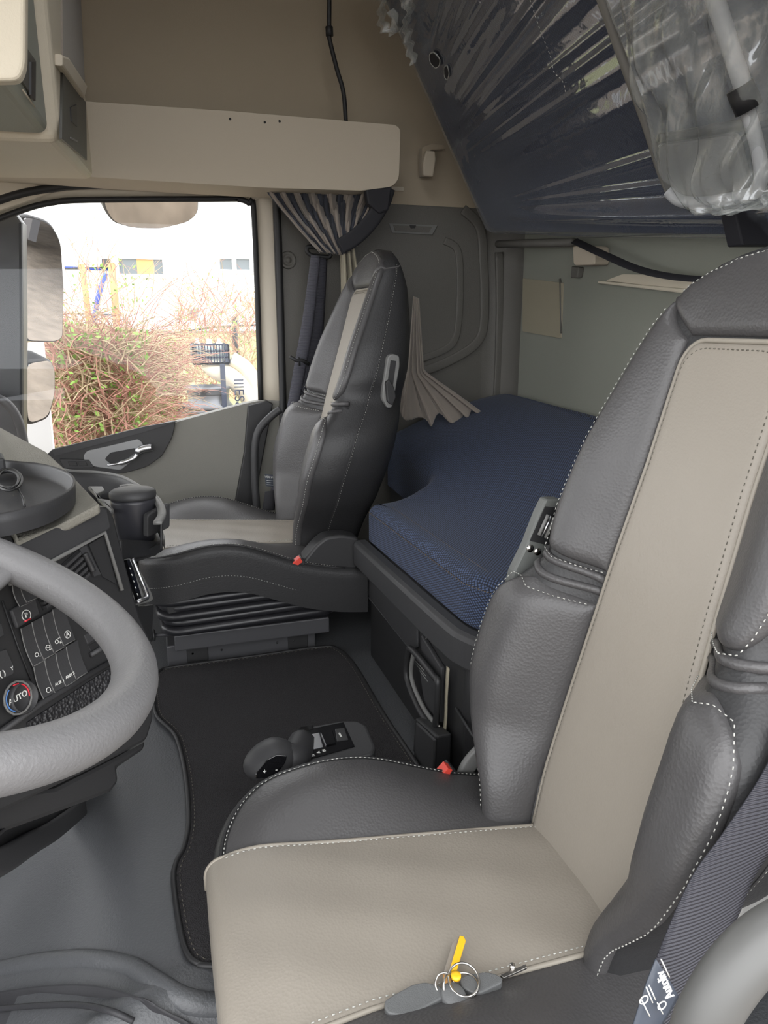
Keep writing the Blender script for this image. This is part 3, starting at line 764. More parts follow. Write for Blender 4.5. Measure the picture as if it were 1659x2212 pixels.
def mz(x, y): return .425+.0*(y-1)+.155*sm(.56, 1.25, x)*1.0+.055*sm(1.3, 2.3, y)*sm(.55, .9, x)
bed = thing('bunk_mattress', 'navy blue woven mattress on the lower bunk behind the seats', 'mattress', (.9, 1.6, .3))
ol = roundpoly([Vector(p) for p in ((.82, .3, 0), (.82, .96, 0), (.60, 1.05, 0), (.53, 1.14, 0), (.507, 1.755, 0), (.60, 1.775, 0), (.73, 1.85, 0), (.76, 2.40, 0), (1.235, 2.40, 0), (1.235, .3, 0))], [.001, .06, .06, .06, .02, .05, .06, .05, .05, .001], 6)
ol = [(p.x, p.y) for p in ol]
slab(ol, lambda x, y: .328, mz, .03, 'mattress_cover', 'blue', bed)
# seam with ochre stitching along the front edge
def mx_(y): return lerp(.507, .53, (1.755-y)/.615)
sp = [Vector((mx_(y)-.001, y, mz(.53, y)-.022)) for y in [1.17+.028*i for i in range(21)]]
sp = spline([Vector((.66, 1.022, mz(.6, 1.0)-.022)), Vector((.598, 1.052, mz(.6, 1.05)-.022)), Vector((.555, 1.105, mz(.56, 1.1)-.022))], 4)+sp
G().tube(sp, .0022, 6).make('edge_seam', 'blue', bed)
G().dashes([p+Vector((-.0025, 0, .004)) for p in sp], r=.0009).make('edge_stitching', 'orange', bed)
G().dashes([Vector((mx_(p.y)+.045, p.y, mz(.555, p.y)+.0006)) for p in sp[9:-1]], r=.0006).make('top_stitching', 'orange', bed)

# bunk base: black storage box front with rail
base = thing('storage_chest', 'black plastic storage chest carrying the lower bunk', 'bunk base', (.8, 1.5, 0))
RXf = .498
def rail(y, k): # curved front rail
    return .0
rail_path = [Vector((.470, 1.745, 0)), Vector((.480, 1.45, 0)), Vector((.492, 1.19, 0)), Vector((.503, 1.12, 0)), Vector((.535, 1.06, 0)), Vector((.60, 1.00, 0)), Vector((.78, .93, 0))]
rp_ = spline(rail_path, 6)
# rail cross-section
sec = [(.0, .262), (-.004, .268), (-.004, .318), (.0, .326), (.010, .330), (.030, .330), (.035, .262)]
V = []; nn_ = len(sec)
for i_, p in enumerate(rp_):
    t_ = (rp_[min(i_+1, len(rp_)-1)]-rp_[max(0, i_-1)]).normalized(); n_ = Vector((-t_.y, t_.x, 0))
    n_ = n_ if n_.x > 0 or (abs(n_.x) < .3 and n_.y > 0) else -n_
    for dx, z in sec: V.append((p.x+n_.x*dx, p.y+n_.y*dx, z))
F_ = [(i*nn_+k, i*nn_+(k+1) % nn_, (i+1)*nn_+(k+1) % nn_, (i+1)*nn_+k) for i in range(len(rp_)-1) for k in range(nn_)]+[tuple(range(nn_)), tuple((len(rp_)-1)*nn_+k for k in range(nn_))]
mesh('front_rail', V, F_, 'plastic_soft', base, smooth=False, bevel=.002)
G().prism([(.512, 1.745, -.02), (.512, 1.12, -.02), (.60, 1.03, -.02), (.83, .97, -.02), (.83, .3, -.02), (1.24, .3, -.02), (1.24, 2.40, -.02), (.78, 2.40, -.02), (.74, 1.86, -.02), (.60, 1.785, -.02), (.56, 1.745, -.02)], (0, 0, .345)).make('storage_box', 'plastic', base, smooth=False, bevel=.004)
XB = .512
def B(x, y, d=0): return AX(x, y, XB-d)
G().prism([B(x, y) for x, y in ((795, 1210), (906, 1355), (906, 1398), (889, 1404), (802, 1290), (792, 1270))], (-.006, 0, 0)).make('upper_panel', 'plastic_soft', base, smooth=False, bevel=.002)
G().tube([B(x, y, .004) for x, y in ((791, 1272), (796, 1290), (888, 1404))], .0025, 6).make('groove', 'plastic_soft', base)
G().prism([B(x, y) for x, y in ((919, 1370), (962, 1440), (960, 1560), (925, 1520), (917, 1460))], (-.010, 0, 0)).make('latch_cover', 'plastic_soft', base, smooth=False, bevel=.003)
cr = G(); cr.tube([B(x, y, .014) for x, y in ((917, 1366), (931, 1383))], .0018, 6); cr.make('cross_clip', 'greyplastic', base)
G().tube([B(x, y, .014) for x, y in ((920, 1380), (926, 1371))], .0018, 6).make('cross_clip', 'greyplastic', base)
G().tube(spline([B(x, y, .012) for x, y in ((968, 1442), (964, 1500), (962, 1560), (952, 1640), (948, 1690))], 5), .007, 8, flat=(.012, .003), nrm=(-1, 0, 0)).make('light_strap', 'patch', base)
G().tube([AX(x, y, .508) for x, y in ((985, 1530), (1022, 1590), (1034, 1590))], .003, 6).make('groove', 'plastic_soft', base)
# pull handle loop and small box
hl = [B(x, y, .025) for x, y in ((882, 1408), (892, 1406), (938, 1462), (946, 1478), (940, 1570), (932, 1572), (904, 1530), (878, 1462))]
hd = thing('pull_handle', 'dark loop handle with a grey rim on the black bunk base', 'handle', hl[0])
G().tube(spline(hl, 4, closed=True), .007, 8, closed=True).make('loop', 'plastic', hd)
hl2 = [p+Vector((.006, 0, 0)) for p in hl]; c_ = sum(hl2, Vector())/len(hl2)
G().tube(spline([c_+(p-c_)*.84 for p in hl2], 4, closed=True), .005, 8, closed=True).make('inner_rim', 'greyplastic', hd)
for i in range(3): G().tube([B(890+i*8, 1420+i*14, .01), B(916+i*4, 1448+i*12, .01)], .0012, 6).make('spring', 'greyplastic', hd)
G().tube([B(942, 1566, .02), B(950, 1569, .02)], .003, 6).make('pin', 'metal', hd)
bx = thing('fuse_box', 'small black box with rounded lid on the floor beside the bunk base', 'box', AX(920, 1660, .47))
G().prism([AX(x, y, .468) for x, y in ((896, 1550), (942, 1590), (938, 1700), (890, 1640))], (.034, 0, 0)).make('box_body', 'plastic', bx, smooth=False, bevel=.006, bseg=3)
G().prism([AX(x, y, .462) for x, y in ((898, 1560), (938, 1598), (934, 1690), (893, 1640))], (.006, 0, 0)).make('box_lid', 'plastic_soft', bx, smooth=False, bevel=.003)

# ---- rear wall details
sq = G().prism(roundpoly([AX(x, y, RX-.004) for x, y in ((1129, 601), (1216, 611), (1211, 731), (1128, 716))], .006), (.006, 0, 0)).make('wall_patch', 'patch', None, smooth=False, bevel=.001)
tag(sq, 'square beige patch on the grey-green rear wall over the mattress', 'panel')
br = thing('bunk_bracket', 'beige rounded bracket under the stowed upper bunk on the rear wall', 'bracket', AX(1262, 550, RX))
G().prism(roundpoly([AX(x, y, RX-.05) for x, y in ((1236, 528), (1284, 532), (1284, 572), (1238, 574))], .012), (.05, 0, 0)).make('bracket_body', 'shelf', br, smooth=False, bevel=.006, bseg=3)
G().prism([AX(x, y, RX-.02) for x, y in ((1234, 575), (1250, 577), (1246, 600), (1232, 600))], (.02, 0, 0)).make('bracket_foot', 'wallgrey', br, smooth=False, bevel=.003)
ms = thing('wall_ledge', 'pale cream moulded ledge with a scooped grip on the rear wall', 'ledge', AX(1400, 600, RX))
G().prism([AX(x, y, RX-.02) for x, y in ((1290, 606), (1460, 622), (1560, 632), (1560, 644), (1290, 612))], (.02, 0, 0)).make('ledge', 'cabbeige', ms, smooth=False, bevel=.004)
G().prism(roundpoly([AX(x, y, RX-.012) for x, y in ((1308, 606), (1345, 592), (1560, 598), (1560, 634))], .01), (.012, 0, 0)).make('scoop', 'cabbeige', ms, smooth=False, bevel=.004)
G().tube([AX(x, y, RX-.004) for x, y in ((1210, 602), (1212, 720))], .003, 6).make('felt_edge', 'wallgrey', rear)
st = G().tube(spline([AX(x, y, RX-.08) for x, y in ((1240, 520), (1300, 548), (1380, 582), (1470, 600), (1600, 606))], 5), .01, 8, flat=(.022, .002), nrm=(-.6, 0, .8)).make('retaining_strap', 'strap', None)
tag(st, 'thin black strap sagging below the stowed upper bunk', 'strap')

# ---- upper bunk, stowed: slanting underside in navy cloth
A0 = AX(1052, 512, 1.08); B0 = AX(1600, 527, 1.175); C0 = AY(858, 80, 2.22)
du = (B0-A0); dv = (C0-A0); nb = du.cross(dv).normalized()
if nb.x > 0: nb = -nb
ub = thing('upper_bunk', 'stowed upper bunk in dark blue weave wrapped in clear plastic film', 'bunk', (1.15, 1.6, 1.1))
NU, NV = 60, 50
def bunkf(u, v, k=0, big=0):
    s = u*1.35; t = v*1.5
    p = A0+du*s+dv*t
    d = min(s*du.length, t*dv.length)
    # rounded lower-left corner and edges
    a, b = s*du.length, t*dv.length
    c = .10
    if a < c and b < c:
        rr = math.hypot(c-a, c-b)
        if rr > c: p += (du.normalized()*(c-a)+dv.normalized()*(c-b))*(rr-c)/rr
    e = min(a, b); dd = .035*(1-math.sqrt(max(0, 1-(1-min(e/.035, 1))**2)))
    return p+nb*(k-dd)
front = [[bunkf(i/NU, j/NV) for i in range(NU+1)] for j in range(NV+1)]
g = G(); g.grid(lambda u, v: bunkf(u, v), NU+1, NV+1)
g.make('bunk_cover', 'navy', ub, solid=.035, soff=-1)
# film
rnd = random.Random(3)
rid = [(rnd.uniform(-.2, 1.5), rnd.uniform(.010, .045), rnd.uniform(.0015, .006), rnd.uniform(-.08, .10)) for _ in range(34)]
def film(u, v):
    p = bunkf(u, v, .006)
    s = u*1.35*du.length; t = v*1.5*dv.length
    k = 0
    for c, w_, h, sl_ in rid:
        # ridges run mostly along the bunk, fanning out from its far end
        tt = c*.62*(.55+.6*s)+s*(-.08+sl_)
        k += 1.7*h*math.exp(-((t-tt)/(w_*(.35+.6*s)))**2)*sm(.06, .45, s)
    return p+nb*(k+.001)
G().grid(film, 170, 260).make('plastic_film', 'film', ub)
def UB(x, y, k=.01): return AP(x, y, A0+nb*k, nb)
G().dashes(spline([UB(x, y, .014) for x, y in ((1145, 0), (1165, 60), (1190, 125), (1196, 155), (1215, 175), (1222, 200))], 5), ln=.006, gap=.004, r=.0009).make('film_perforation', 'white', ub)
for P_ in (((928, 118), (938, 114), (950, 128), (948, 142), (940, 146), (930, 136)), ((960, 146), (966, 142), (970, 160), (966, 172), (960, 164))):
    G().prism([UB(x, y, .016) for x, y in P_], nb*.001).make('film_hole', 'strap', ub, smooth=False)
    G().tube(spline([UB(x, y, .018) for x, y in P_], 3, closed=True), .0018, 6, closed=True).make('torn_edge', 'bag', ub)
# crumpled loose film tails at the top left
for k, P_ in enumerate((((870, -20), (884, 20), (876, 60), (884, 100), (896, 136)), ((830, -20), (824, 30), (834, 62), (856, 70), (846, 20)))):
    C_ = spline([UB(x, y, .03) for x, y in P_], 8)
    def tail(u, v, C_=C_, k=k):
        p = C_[min(len(C_)-1, int(v*(len(C_)-1)))]
        return p+du.normalized()*((u-.5)*.04*(1.2-v))+nb*(.012*math.sin(u*9+v*14+k)+.006*math.sin(v*40))
    G().grid(tail, 14, len(C_)).make('loose_film', 'bag', ub)
tb_ = G().tube([AY(1075, 527, 2.3), AY(1240, 523, 1.95)], .012, 8).make('bunk_hinge', 'wallgrey', ub)
# black end piece by the driver headrest
bl = G().prism([AY(x, y, 1.2) for x, y in ((1588, 456), (1800, 440), (1800, 530), (1604, 530))], (0, .04, 0)).make('bunk_catch', 'strap', None, smooth=False, bevel=.003)
tag(bl, 'black padded catch at the lower edge of the upper bunk above the driver headrest', 'catch')

# ---- folded ladder in a clear bag hanging in front of the bunk
ld = thing('bunk_ladder', 'folded grey tube ladder wrapped in crumpled clear plastic on the upper bunk', 'ladder', UB(1500, 300, .12))
def LD(x, y, k=.10): return AP(x, y, A0+nb*k, nb)
G().tube(spline([LD(x, y) for x, y in ((1500, -120), (1545, 0), (1580, 110), (1606, 190), (1612, 232)) ], 5), .0135, 12).make('ladder_tube', 'greyplastic', ld).data.materials[0] = mat('ladder_paint', (.40, .41, .42), .35)
M['ladder'] = bpy.data.materials['ladder_paint']
G().tube(spline([LD(x, y) for x, y in ((1614, 236), (1632, 300), (1644, 370), (1636, 410), (1606, 424), (1540, 436), (1490, 438), (1462, 430), (1444, 412))], 7), .0115, 12).make('ladder_tube', 'ladder', ld)
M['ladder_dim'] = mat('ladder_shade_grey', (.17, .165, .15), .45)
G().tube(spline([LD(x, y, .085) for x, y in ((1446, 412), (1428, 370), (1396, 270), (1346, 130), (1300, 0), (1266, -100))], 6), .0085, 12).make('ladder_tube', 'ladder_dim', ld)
G().tube([LD(1598, 186, .105), LD(1618, 236, .105)], .021, 12).make('ladder_joint', 'rubber', ld)
G().tube([LD(1425, 300, .10), LD(1610, 268, .10)], .009, 8).make('ladder_rung', 'plastic', ld)
G().prism(roundpoly([LD(x, y, .08) for x, y in ((1430, 305), (1600, 280), (1630, 400), (1600, 420), (1470, 430), (1445, 400))], .02), nb*.015).make('ladder_step', 'greyplastic', ld, smooth=False, bevel=.004)
bo = [LD(x, y, .12) for x, y in ((1278, -60), (1296, 30), (1340, 150), (1372, 250), (1398, 330), (1418, 395), (1462, 440), (1500, 468), (1560, 462), (1610, 448), (1665, 430))]
bo2 = [LD(x, y, .12) for x, y in ((1700, -60), (1705, 30), (1715, 120), (1720, 200), (1725, 260), (1725, 300), (1725, 340), (1722, 380), (1720, 410), (1715, 430), (1700, 436))]
b1 = spline(bo, 8); b2 = spline(bo2, 8)
def bag(u, v):
    i = v*(len(b1)-1); a = b1[int(i)]; b = b2[int(i)]; p = a.lerp(b, u)
    k = .030*math.sqrt(max(0, math.sin(PI*min(u*1.3, 1))))+.008*math.sin(u*26+v*7+2*math.sin(v*13))*sm(0, .1, u)+.006*math.sin(v*31+u*9)+.004*math.sin(u*60+v*50)
    return p+nb*(k-.02)
G().grid(bag, 90, len(b1)).make('plastic_bag', 'bag', ld)

# ================================================================== SIDE WALL FITTINGS
hk = thing('coat_hook', 'beige coat hook high on the side wall right of the shelf', 'hook', AY(930, 355, 2.40))
G().prism(roundpoly([AY(x, y, 2.385) for x, y in ((921, 324), (940, 326), (942, 345), (936, 382), (915, 380), (914, 350))], .006), (0, .02, 0)).make('hook_arm', 'shelf', hk, smooth=False, bevel=.004)
G().prism(roundpoly([AY(x, y, 2.405) for x, y in ((912, 318), (930, 310), (960, 312), (962, 322), (930, 324), (922, 380), (912, 380))], .004), (0, .03, 0)).make('hook_base', 'headliner', hk, smooth=False, bevel=.004)
lm = thing('reading_light', 'slim grey reading light on the side wall above the far headrest', 'light', AY(890, 493, WY))
G().prism([AY(x, y, WY-.006) for x, y in ((840, 482), (946, 486), (934, 507), (848, 503))], (0, .008, 0)).make('light_frame', 'greyplastic', lm, smooth=False, bevel=.001)
G().prism([AY(x, y, WY-.008) for x, y in ((850, 486), (934, 490), (926, 503), (854, 499))], (0, .004, 0)).make('light_lens', 'wallgrey', lm, smooth=False)
G().prism([AY(x, y, WY-.011) for x, y in ((885, 486), (899, 487), (896, 493), (888, 493))], (0, .004, 0)).make('light_switch', 'rubber', lm, smooth=False)
cp = G().lathe(AY(622, 562, WY), [(.028, 0), (.026, .006), (.018, .006), (.017, .003), (.010, .003), (.009, .007), (.001, .008)], (0, -1, 0), 28).make('screw_cap', 'wallgrey', None)
tag(cp, 'round grey screw cap on the side wall by the door edge', 'cap')
cb = G().tube(spline([AY(x, y, 2.33) for x, y in ((712, -60), (711, 60), (712, 85), (728, 150), (742, 200), (747, 262))], 6), .0065, 10).make('black_cable', 'rubber', None)
tag(cb, 'thin black cable hanging down the upper side wall to the shelf', 'cable')
G().tube([AY(711, 58, 2.33), AY(712, 78, 2.33)], .011, 10).make('cable_clip', 'rubber', cb)
gh = G().tube(spline([AY(x, y, 2.36) for x, y in ((606, 884), (585, 900), (560, 928), (551, 965), (551, 1040), (556, 1110))], 6), .0125, 12).make('grab_handle', 'plastic_soft', None)
tag(gh, 'curved black grab handle behind the passenger door edge', 'handle')

# ---- curtain: gathered at the rail, tied, spilling onto the bed
ct = thing('cab_curtain', 'beige and grey curtain gathered at its rail and tied back behind the far seat', 'curtain', AY(745, 545, 2.36))
TOP = spline([AY(x, y, 2.36) for x, y in ((572, 408), (640, 412), (720, 416), (790, 418), (838, 414))], 12)
MID = spline([AY(x, y, 2.33) for x, y in ((600, 446), (655, 470), (715, 475), (765, 468), (805, 456))], 12)
BOT = spline([AY(x, y, 2.33) for x, y in ((690, 545), (718, 548), (742, 550), (762, 540), (780, 520))], 12)
def cur(u, v, sg=1, am=.024):
    i = u*(len(TOP)-1); a = TOP[int(i)]; m_ = MID[int(i)]; b = BOT[int(i)]
    p = a*(1-v)**2+m_*2*v*(1-v)+b*v*v
    f_ = sg*am*math.sin(u*58+2.2*math.sin(v*2.5+u*5))*(1-.45*v)*sm(-.15, .1, v)+.006*math.sin(u*131+v*6)
    return p+Vector((.35*f_, f_, 0))
G().grid(cur, 220, 26).make('gathered_top', 'curtain', ct, solid=.0015)
G().grid(lambda u, v: cur(u, v, -1, .007), 220, 26).make('dark_lining', 'lining', ct, solid=.0015)
def cur2(u, v):
    a = AY(lerp(735, 765, u), 530, 2.33); b = AY(lerp(742, 800, u), 700, 2.33)
    p = a.lerp(b, v); f_ = .012*math.sin(u*20+v*3); return p+Vector((0, f_, 0))
G().grid(cur2, 60, 16).make('tied_drop', 'curtain2', ct, solid=.0015)
TP = [AY(x, y, 2.30) for x, y in ((893, 640), (905, 645))]
BT = spline([AY(x, y, 2.22) for x, y in ((850, 880), (880, 900), (925, 913), (940, 900), (985, 905), (1005, 896), (1015, 885), (1034, 884))], 12)
MD = spline([AY(x, y, 2.28) for x, y in ((880, 800), (885, 802), (890, 805), (897, 806), (905, 806), (910, 808), (913, 806), (916, 800))], 12)
def cur3(u, v):
    i = int(u*(len(BT)-1)); a = TP[0].lerp(TP[1], u); m_ = MD[i]; b = BT[i]
    p = a.lerp(m_, v*2) if v < .5 else m_.lerp(b, ((v-.5)*2)**.9)
    f_ = math.sin(u*30+1)*(.006+.020*v*v); return p+Vector((.4*f_, f_*.6-.02*sm(.5, 1, v), .4*f_*v))
G().grid(cur3, 150, 40).make('spilled_hem', 'curtain', ct, solid=.0015)
tb = thing('curtain_tie', 'wide black strap holding the curtain bunch below the shelf end', 'strap', AY(780, 490, 2.3))
G().tube(spline([AY(x, y, 2.28) for x, y in ((838, 405), (826, 440), (800, 480), (768, 512), (735, 533))], 8), .01, 10, flat=(.048, .006), nrm=(0, -1, 0)).make('tie_strap', 'strap', tb)
G().prism([AY(x, y, 2.27) for x, y in ((790, 408), (848, 402), (840, 455), (820, 462), (795, 440))], (0, .03, 0)).make('tie_bracket', 'strap', tb, smooth=False, bevel=.006)

# ---- passenger belt
pb = thing('seat_belt', 'dark seat belt hanging from its guide on the pillar beside the far seat', 'seat belt', AY(685, 540, 2.38))
G().tube(roundpoly([AY(x, y, 2.36) for x, y in ((664, 532), (708, 538), (716, 546), (712, 556), (672, 552), (662, 544))], .008), .007, 8, closed=True).make('belt_guide', 'rubber', pb)
def strip(P0, P1, nm, m, off=.0):
    A_ = spline(P0, 6); B_ = spline(P1, 6)
    G().grid(lambda u, v: A_[int(v*(len(A_)-1))].lerp(B_[int(v*(len(B_)-1))], u)+Vector((0, -.006*math.sin(PI*u)+off, 0)), 6, len(A_)).make(nm, m, pb, solid=.0015)
strip([AY(x, y, 2.34) for x, y in ((672, 552), (655, 680), (634, 800), (608, 950), (585, 1060))], [AY(x, y, 2.33) for x, y in ((692, 554), (678, 690), (662, 790), (634, 930), (604, 1060))], 'lap_webbing', 'belt')
strip([AY(x, y, 2.35) for x, y in ((690, 552), (676, 680), (660, 800), (648, 860))], [AY(x, y, 2.36) for x, y in ((708, 556), (704, 640), (698, 740), (690, 840))], 'shoulder_webbing', 'belt', .008)
strip([AY(x, y, 2.33) for x, y in ((560+12, 1060), (569, 1080), (566, 1100))], [AY(x, y, 2.32) for x, y in ((596, 1056), (594, 1080), (592, 1100))], 'belt_end', 'strap', -.01)
lb = G().prism([AY(x, y, 2.30) for x, y in ((572, 1024), (594, 1026), (597, 1052), (574, 1050))], (0, .002, 0)).make('belt_tag', 'label', pb, smooth=False)
o_, e1 = AY(583, 1031, 2.298), AY(593, 1032, 2.298)
text('tag_print', 'VOLVO', o_, e1-o_, (0, 0, 1), .010, 'white', lb)
for k in range(3): G().tube([AY(576, 1038+k*4.5, 2.298), AY(593, 1039+k*4.5, 2.298)], .0007, 4).make('tag_line', 'white', lb)
cl = G().tube([AY(626, 770, 2.31), AY(640, 779, 2.31), AY(652, 778, 2.31), AY(668, 787, 2.31)], .0055, 8).make('belt_stop', 'rubber', pb)
G().tube([AY(645, 772, 2.31), AY(647, 790, 2.31)], .004, 8).make('belt_stop', 'rubber', pb)


#@@DASH
# ================================================================== DASHBOARD
P0 = Vector((-.137, .898, .461)); NW = Vector((.778, -.586, .225)).normalized()
ROW = Vector((math.sin(math.radians(37)), math.cos(math.radians(37)), 0)); COLD = NW.cross(ROW)
if COLD.z > 0: COLD = -COLD
def WP(x, y, h=0): return AP(x, y, P0+NW*h, NW)
dash = thing('dashboard', 'black switch panel wing of the dashboard with grey grained top', 'dashboard', (-.3, 1.0, 0))
def wprism(P_, h0, h1, nm, m, par=dash, bev=0, r=0, **k):
    Q = [WP(x, y, h1) for x, y in P_]
    if r: Q = roundpoly(Q, r)
    return G().prism(Q, NW*(h0-h1)).make(nm, m, par, smooth=False, bevel=bev, **k)
body = [(-260, 1290), (36, 1176), (215, 1092), (232, 1092), (246, 1110), (268, 1200), (303, 1330), (334, 1400), (332, 1555), (318, 1600), (225, 1650), (120, 1700), (-260, 1880)]
wprism(body, -.22, 0, 'panel_body', 'plastic', bev=.008, r=.008)
# grained top
TZ = .645
tp = [AZ(x, y, TZ) for x, y in ((216, 1088), (150, 1020), (100, 975), (0, 922), (-150, 850))]
tpn = [Vector((-1.15, 2.35, TZ+.02)), Vector((-1.15, .9, TZ+.02)), WP(22, 1148, -.005), WP(36, 1174, .004), WP(120, 1136, .004)]
tpn[2].z = TZ
top = tp+tpn
G().prism(top, (0, 0, -.014)).make('dash_top', 'dashfab', dash, smooth=False, bevel=.005, bseg=3)
lp = [WP(36, 1175, .006), WP(120, 1136, .006), WP(216, 1088, .006)]
# binnacle edge left of the top
wprism([(-260, 1100), (16, 1128), (40, 1180), (-260, 1300)], -.25, -.004, 'binnacle_side', 'rubber', bev=.004)
# upper smooth fascia and silver line
wprism([(40, 1178), (216, 1094), (232, 1100), (240, 1140), (228, 1150), (100, 1216), (20, 1255)], 0, .004, 'upper_fascia', 'plastic_soft', bev=.003)
G().tube([WP(x, y, .006) for x, y in ((20, 1262), (128, 1204), (226, 1150), (264, 1275))], .0028, 8).make('silver_line', 'greyplastic', dash)
# air vents
def vent(P_, n, nm, lab):
    a, b, c, d = [WP(x, y, .002) for x, y in P_]    # tl tr br bl
    v = wprism(P_, -.002, .0015, nm, 'rubber')
    for i in range(n):
        t = (i+.5)/n
        G().obox((a.lerp(d, t)+b.lerp(c, t))/2+NW*.002, (b.lerp(c, t)-a.lerp(d, t))/2*.97, COLD*.0018, NW*.004).make('vent_slat', 'plastic_soft', v, smooth=False)
    return v
vent(((130, 1222), (166, 1190), (190, 1245), (160, 1275)), 5, 'air_vent', '')
vent(((68, 1262), (150, 1262), (148, 1270), (94, 1318)), 6, 'air_vent', '')
wprism([(172, 1185), (186, 1178), (218, 1240), (204, 1246)], .001, .004, 'vent_dial_panel', 'plastic_soft')
G().tube(spline([WP(x, y, .007) for x, y in ((183, 1196), (189, 1208), (196, 1222), (201, 1234))], 4), .004, 8).make('vent_dial', 'plastic', dash)
G().prism([WP(x, y, .0055) for x, y in ((181, 1196), (188, 1194), (189, 1200), (186, 1198))], NW*.0004).make('dial_arrow', 'white', dash, smooth=False)
G().tube([WP(190, 1200, .006), WP(195, 1206, .006)], .0006, 4).make('dial_mark', 'white', dash)
G().tube([WP(198, 1214, .006), WP(201, 1218, .006), WP(199, 1222, .006)], .0006, 4).make('dial_mark', 'white', dash)
wprism([(192, 1176), (224, 1158), (252, 1262), (222, 1246)], .001, .0025, 'blank_panel', 'plastic')

# switches: each a shallow curved rocker with its own white symbol
def switch(x, y, w_, h_, nm='rocker_switch', marks=(), txt=None, rail_=True):
    c = WP(x, y, .0); a = ROW*w_/2; d = COLD*h_/2
    g = G()
    def f(u, v):
        k = .004-.0022*math.sin(PI*v)
        return c+a*(u*2-1)*.96+d*(v*2-1)+NW*(k+.001)
    g.grid(f, 4, 12); o = g.make(nm, 'plastic_soft', dash, smooth=True)
    if rail_: G().tube([c-a+d*(v*2-1)+NW*(.0055-.003*math.sin(PI*v)) for v in [i/10 for i in range(11)]], .0007, 6).make('switch_edge', 'greyplastic', o)
    G().tube([c+d-a*.85+NW*.0055, c+d+a*.85+NW*.0055], .0006, 6).make('switch_foot', 'greyplastic', o)
    if txt: text('switch_print', txt, c+d*.55+NW*.0058, ROW, -COLD, .0052 if len(txt) > 2 else .009, 'white', o)
    for m_ in marks:
        cc = c+d*.55+NW*.0058
        if m_[0] == 'c': G().tube([cc+(ROW*math.cos(q/16*2*PI)*m_[1]-COLD*math.sin(q/16*2*PI)*m_[1])+ROW*m_[2]+COLD*m_[3] for q in range(16)], .00045, 4, closed=True).make('switch_symbol', 'white', o)
        else: G().tube([cc+ROW*p_[0]+COLD*p_[1] for p_ in m_[1]], .00045, 4).make('switch_symbol', 'white', o)
    return o
mm = .001
C1 = (('c', 4*mm, 0, 0), ('l', ((-6*mm, 3*mm), (-6*mm, -3*mm))), ('l', ((6*mm, 3*mm), (6*mm, -3*mm))))
switch(42, 1272+8, .020, .030, rail_=True)
switch(58, 1262+8, .022, .030)
pk = wprism([(24, 1318), (78, 1290), (88, 1326), (38, 1358)], 0, .006, 'parking_brake_lever', 'plastic_soft', bev=.002)
text('brake_letter', 'P', WP(57, 1329, .0066), ROW, -COLD, .008, 'white', pk)
cc = WP(57, 1329, .0066)
G().tube([cc+(ROW*math.cos(q/16*2*PI)-COLD*math.sin(q/16*2*PI))*.0062 for q in range(16)], .0005, 4, closed=True).make('brake_symbol', 'white', pk)
G().tube([WP(53, 1343, .0066), WP(66, 1336, .0066)], .0009, 6).make('brake_mark', 'redprint', pk)
for k, (x, y) in enumerate(((66, 1392), (89, 1378), (111, 1364), (132, 1350))):
    switch(x, y, .021, .048, marks=[(('c', 2.4*mm, -1*mm, 0), ('l', ((2*mm, 3*mm), (4*mm, 4*mm)))), (('c', 3.2*mm, 0, 0), ('l', ((-3*mm, -1*mm), (3*mm, 1*mm))), ('l', ((2*mm, 4*mm), (5*mm, 3*mm)))), (('c', 2.4*mm, -2*mm, 0), ('l', ((1*mm, -3*mm), (5*mm, -3*mm))), ('l', ((2*mm, 2*mm), (5*mm, 4*mm))), ('l', ((5*mm, 1*mm), (2*mm, 4*mm)))), (('c', 4.6*mm, 0, 0),)][k], txt='A' if k == 3 else None)
switch(180, 1318, .021, .042, marks=(('l', ((-2*mm, 3*mm), (-2*mm, -3*mm), (2*mm, -3*mm), (2*mm, 3*mm))), ('l', ((-5*mm, 4*mm), (-5*mm, -4*mm))), ('l', ((5*mm, 4*mm), (5*mm, -4*mm)))))
switch(202, 1304, .021, .042, marks=(('l', ((-4*mm, 3*mm), (-4*mm, -3*mm), (0, -3*mm), (0, 3*mm))), ('c', 2*mm, 4*mm, 0)))
for k, (x, y) in enumerate(((92, 1470), (115, 1455), (138, 1440), (160, 1425))):
    switch(x, y, .021, .044, marks=(('c', 3*mm, -1*mm, 0), ('l', ((3*mm, 2*mm), (3*mm, 4*mm)))) if k == 0 else (), txt=[None, 'AUX 1', 'AUX 2', None][k])
wprism([(182, 1372), (226, 1344), (232, 1362), (190, 1392)], -.002, .001, 'storage_slot', 'plastic_soft', bev=.001)
wprism([(190, 1396), (240, 1364), (246, 1378), (198, 1410)], -.002, .001, 'storage_slot', 'rubber', bev=.001)
G().tube([WP(196, 1415, .003), WP(250, 1382, .003)], .0035, 8).make('slot_lip', 'plastic_soft', dash)
# ribbed rest under the switches
wprism([(60, 1560), (230, 1448), (256, 1440), (262, 1490), (180, 1560), (60, 1620)], 0, .002, 'knurled_strip', mat('knurled', (.022, .022, .024), .5, bump=1, bscale=220, kind='voronoi', bdist=.003))
G().tube([WP(x, y, .004) for x, y in ((-40, 1610), (88, 1520), (240, 1430))], .004, 8).make('panel_ridge', 'plastic_soft', dash)
G().tube([WP(x, y, .002) for x, y in ((5, 1298), (40, 1400), (88, 1520))], .0012, 6).make('panel_gap', 'rubber', dash)
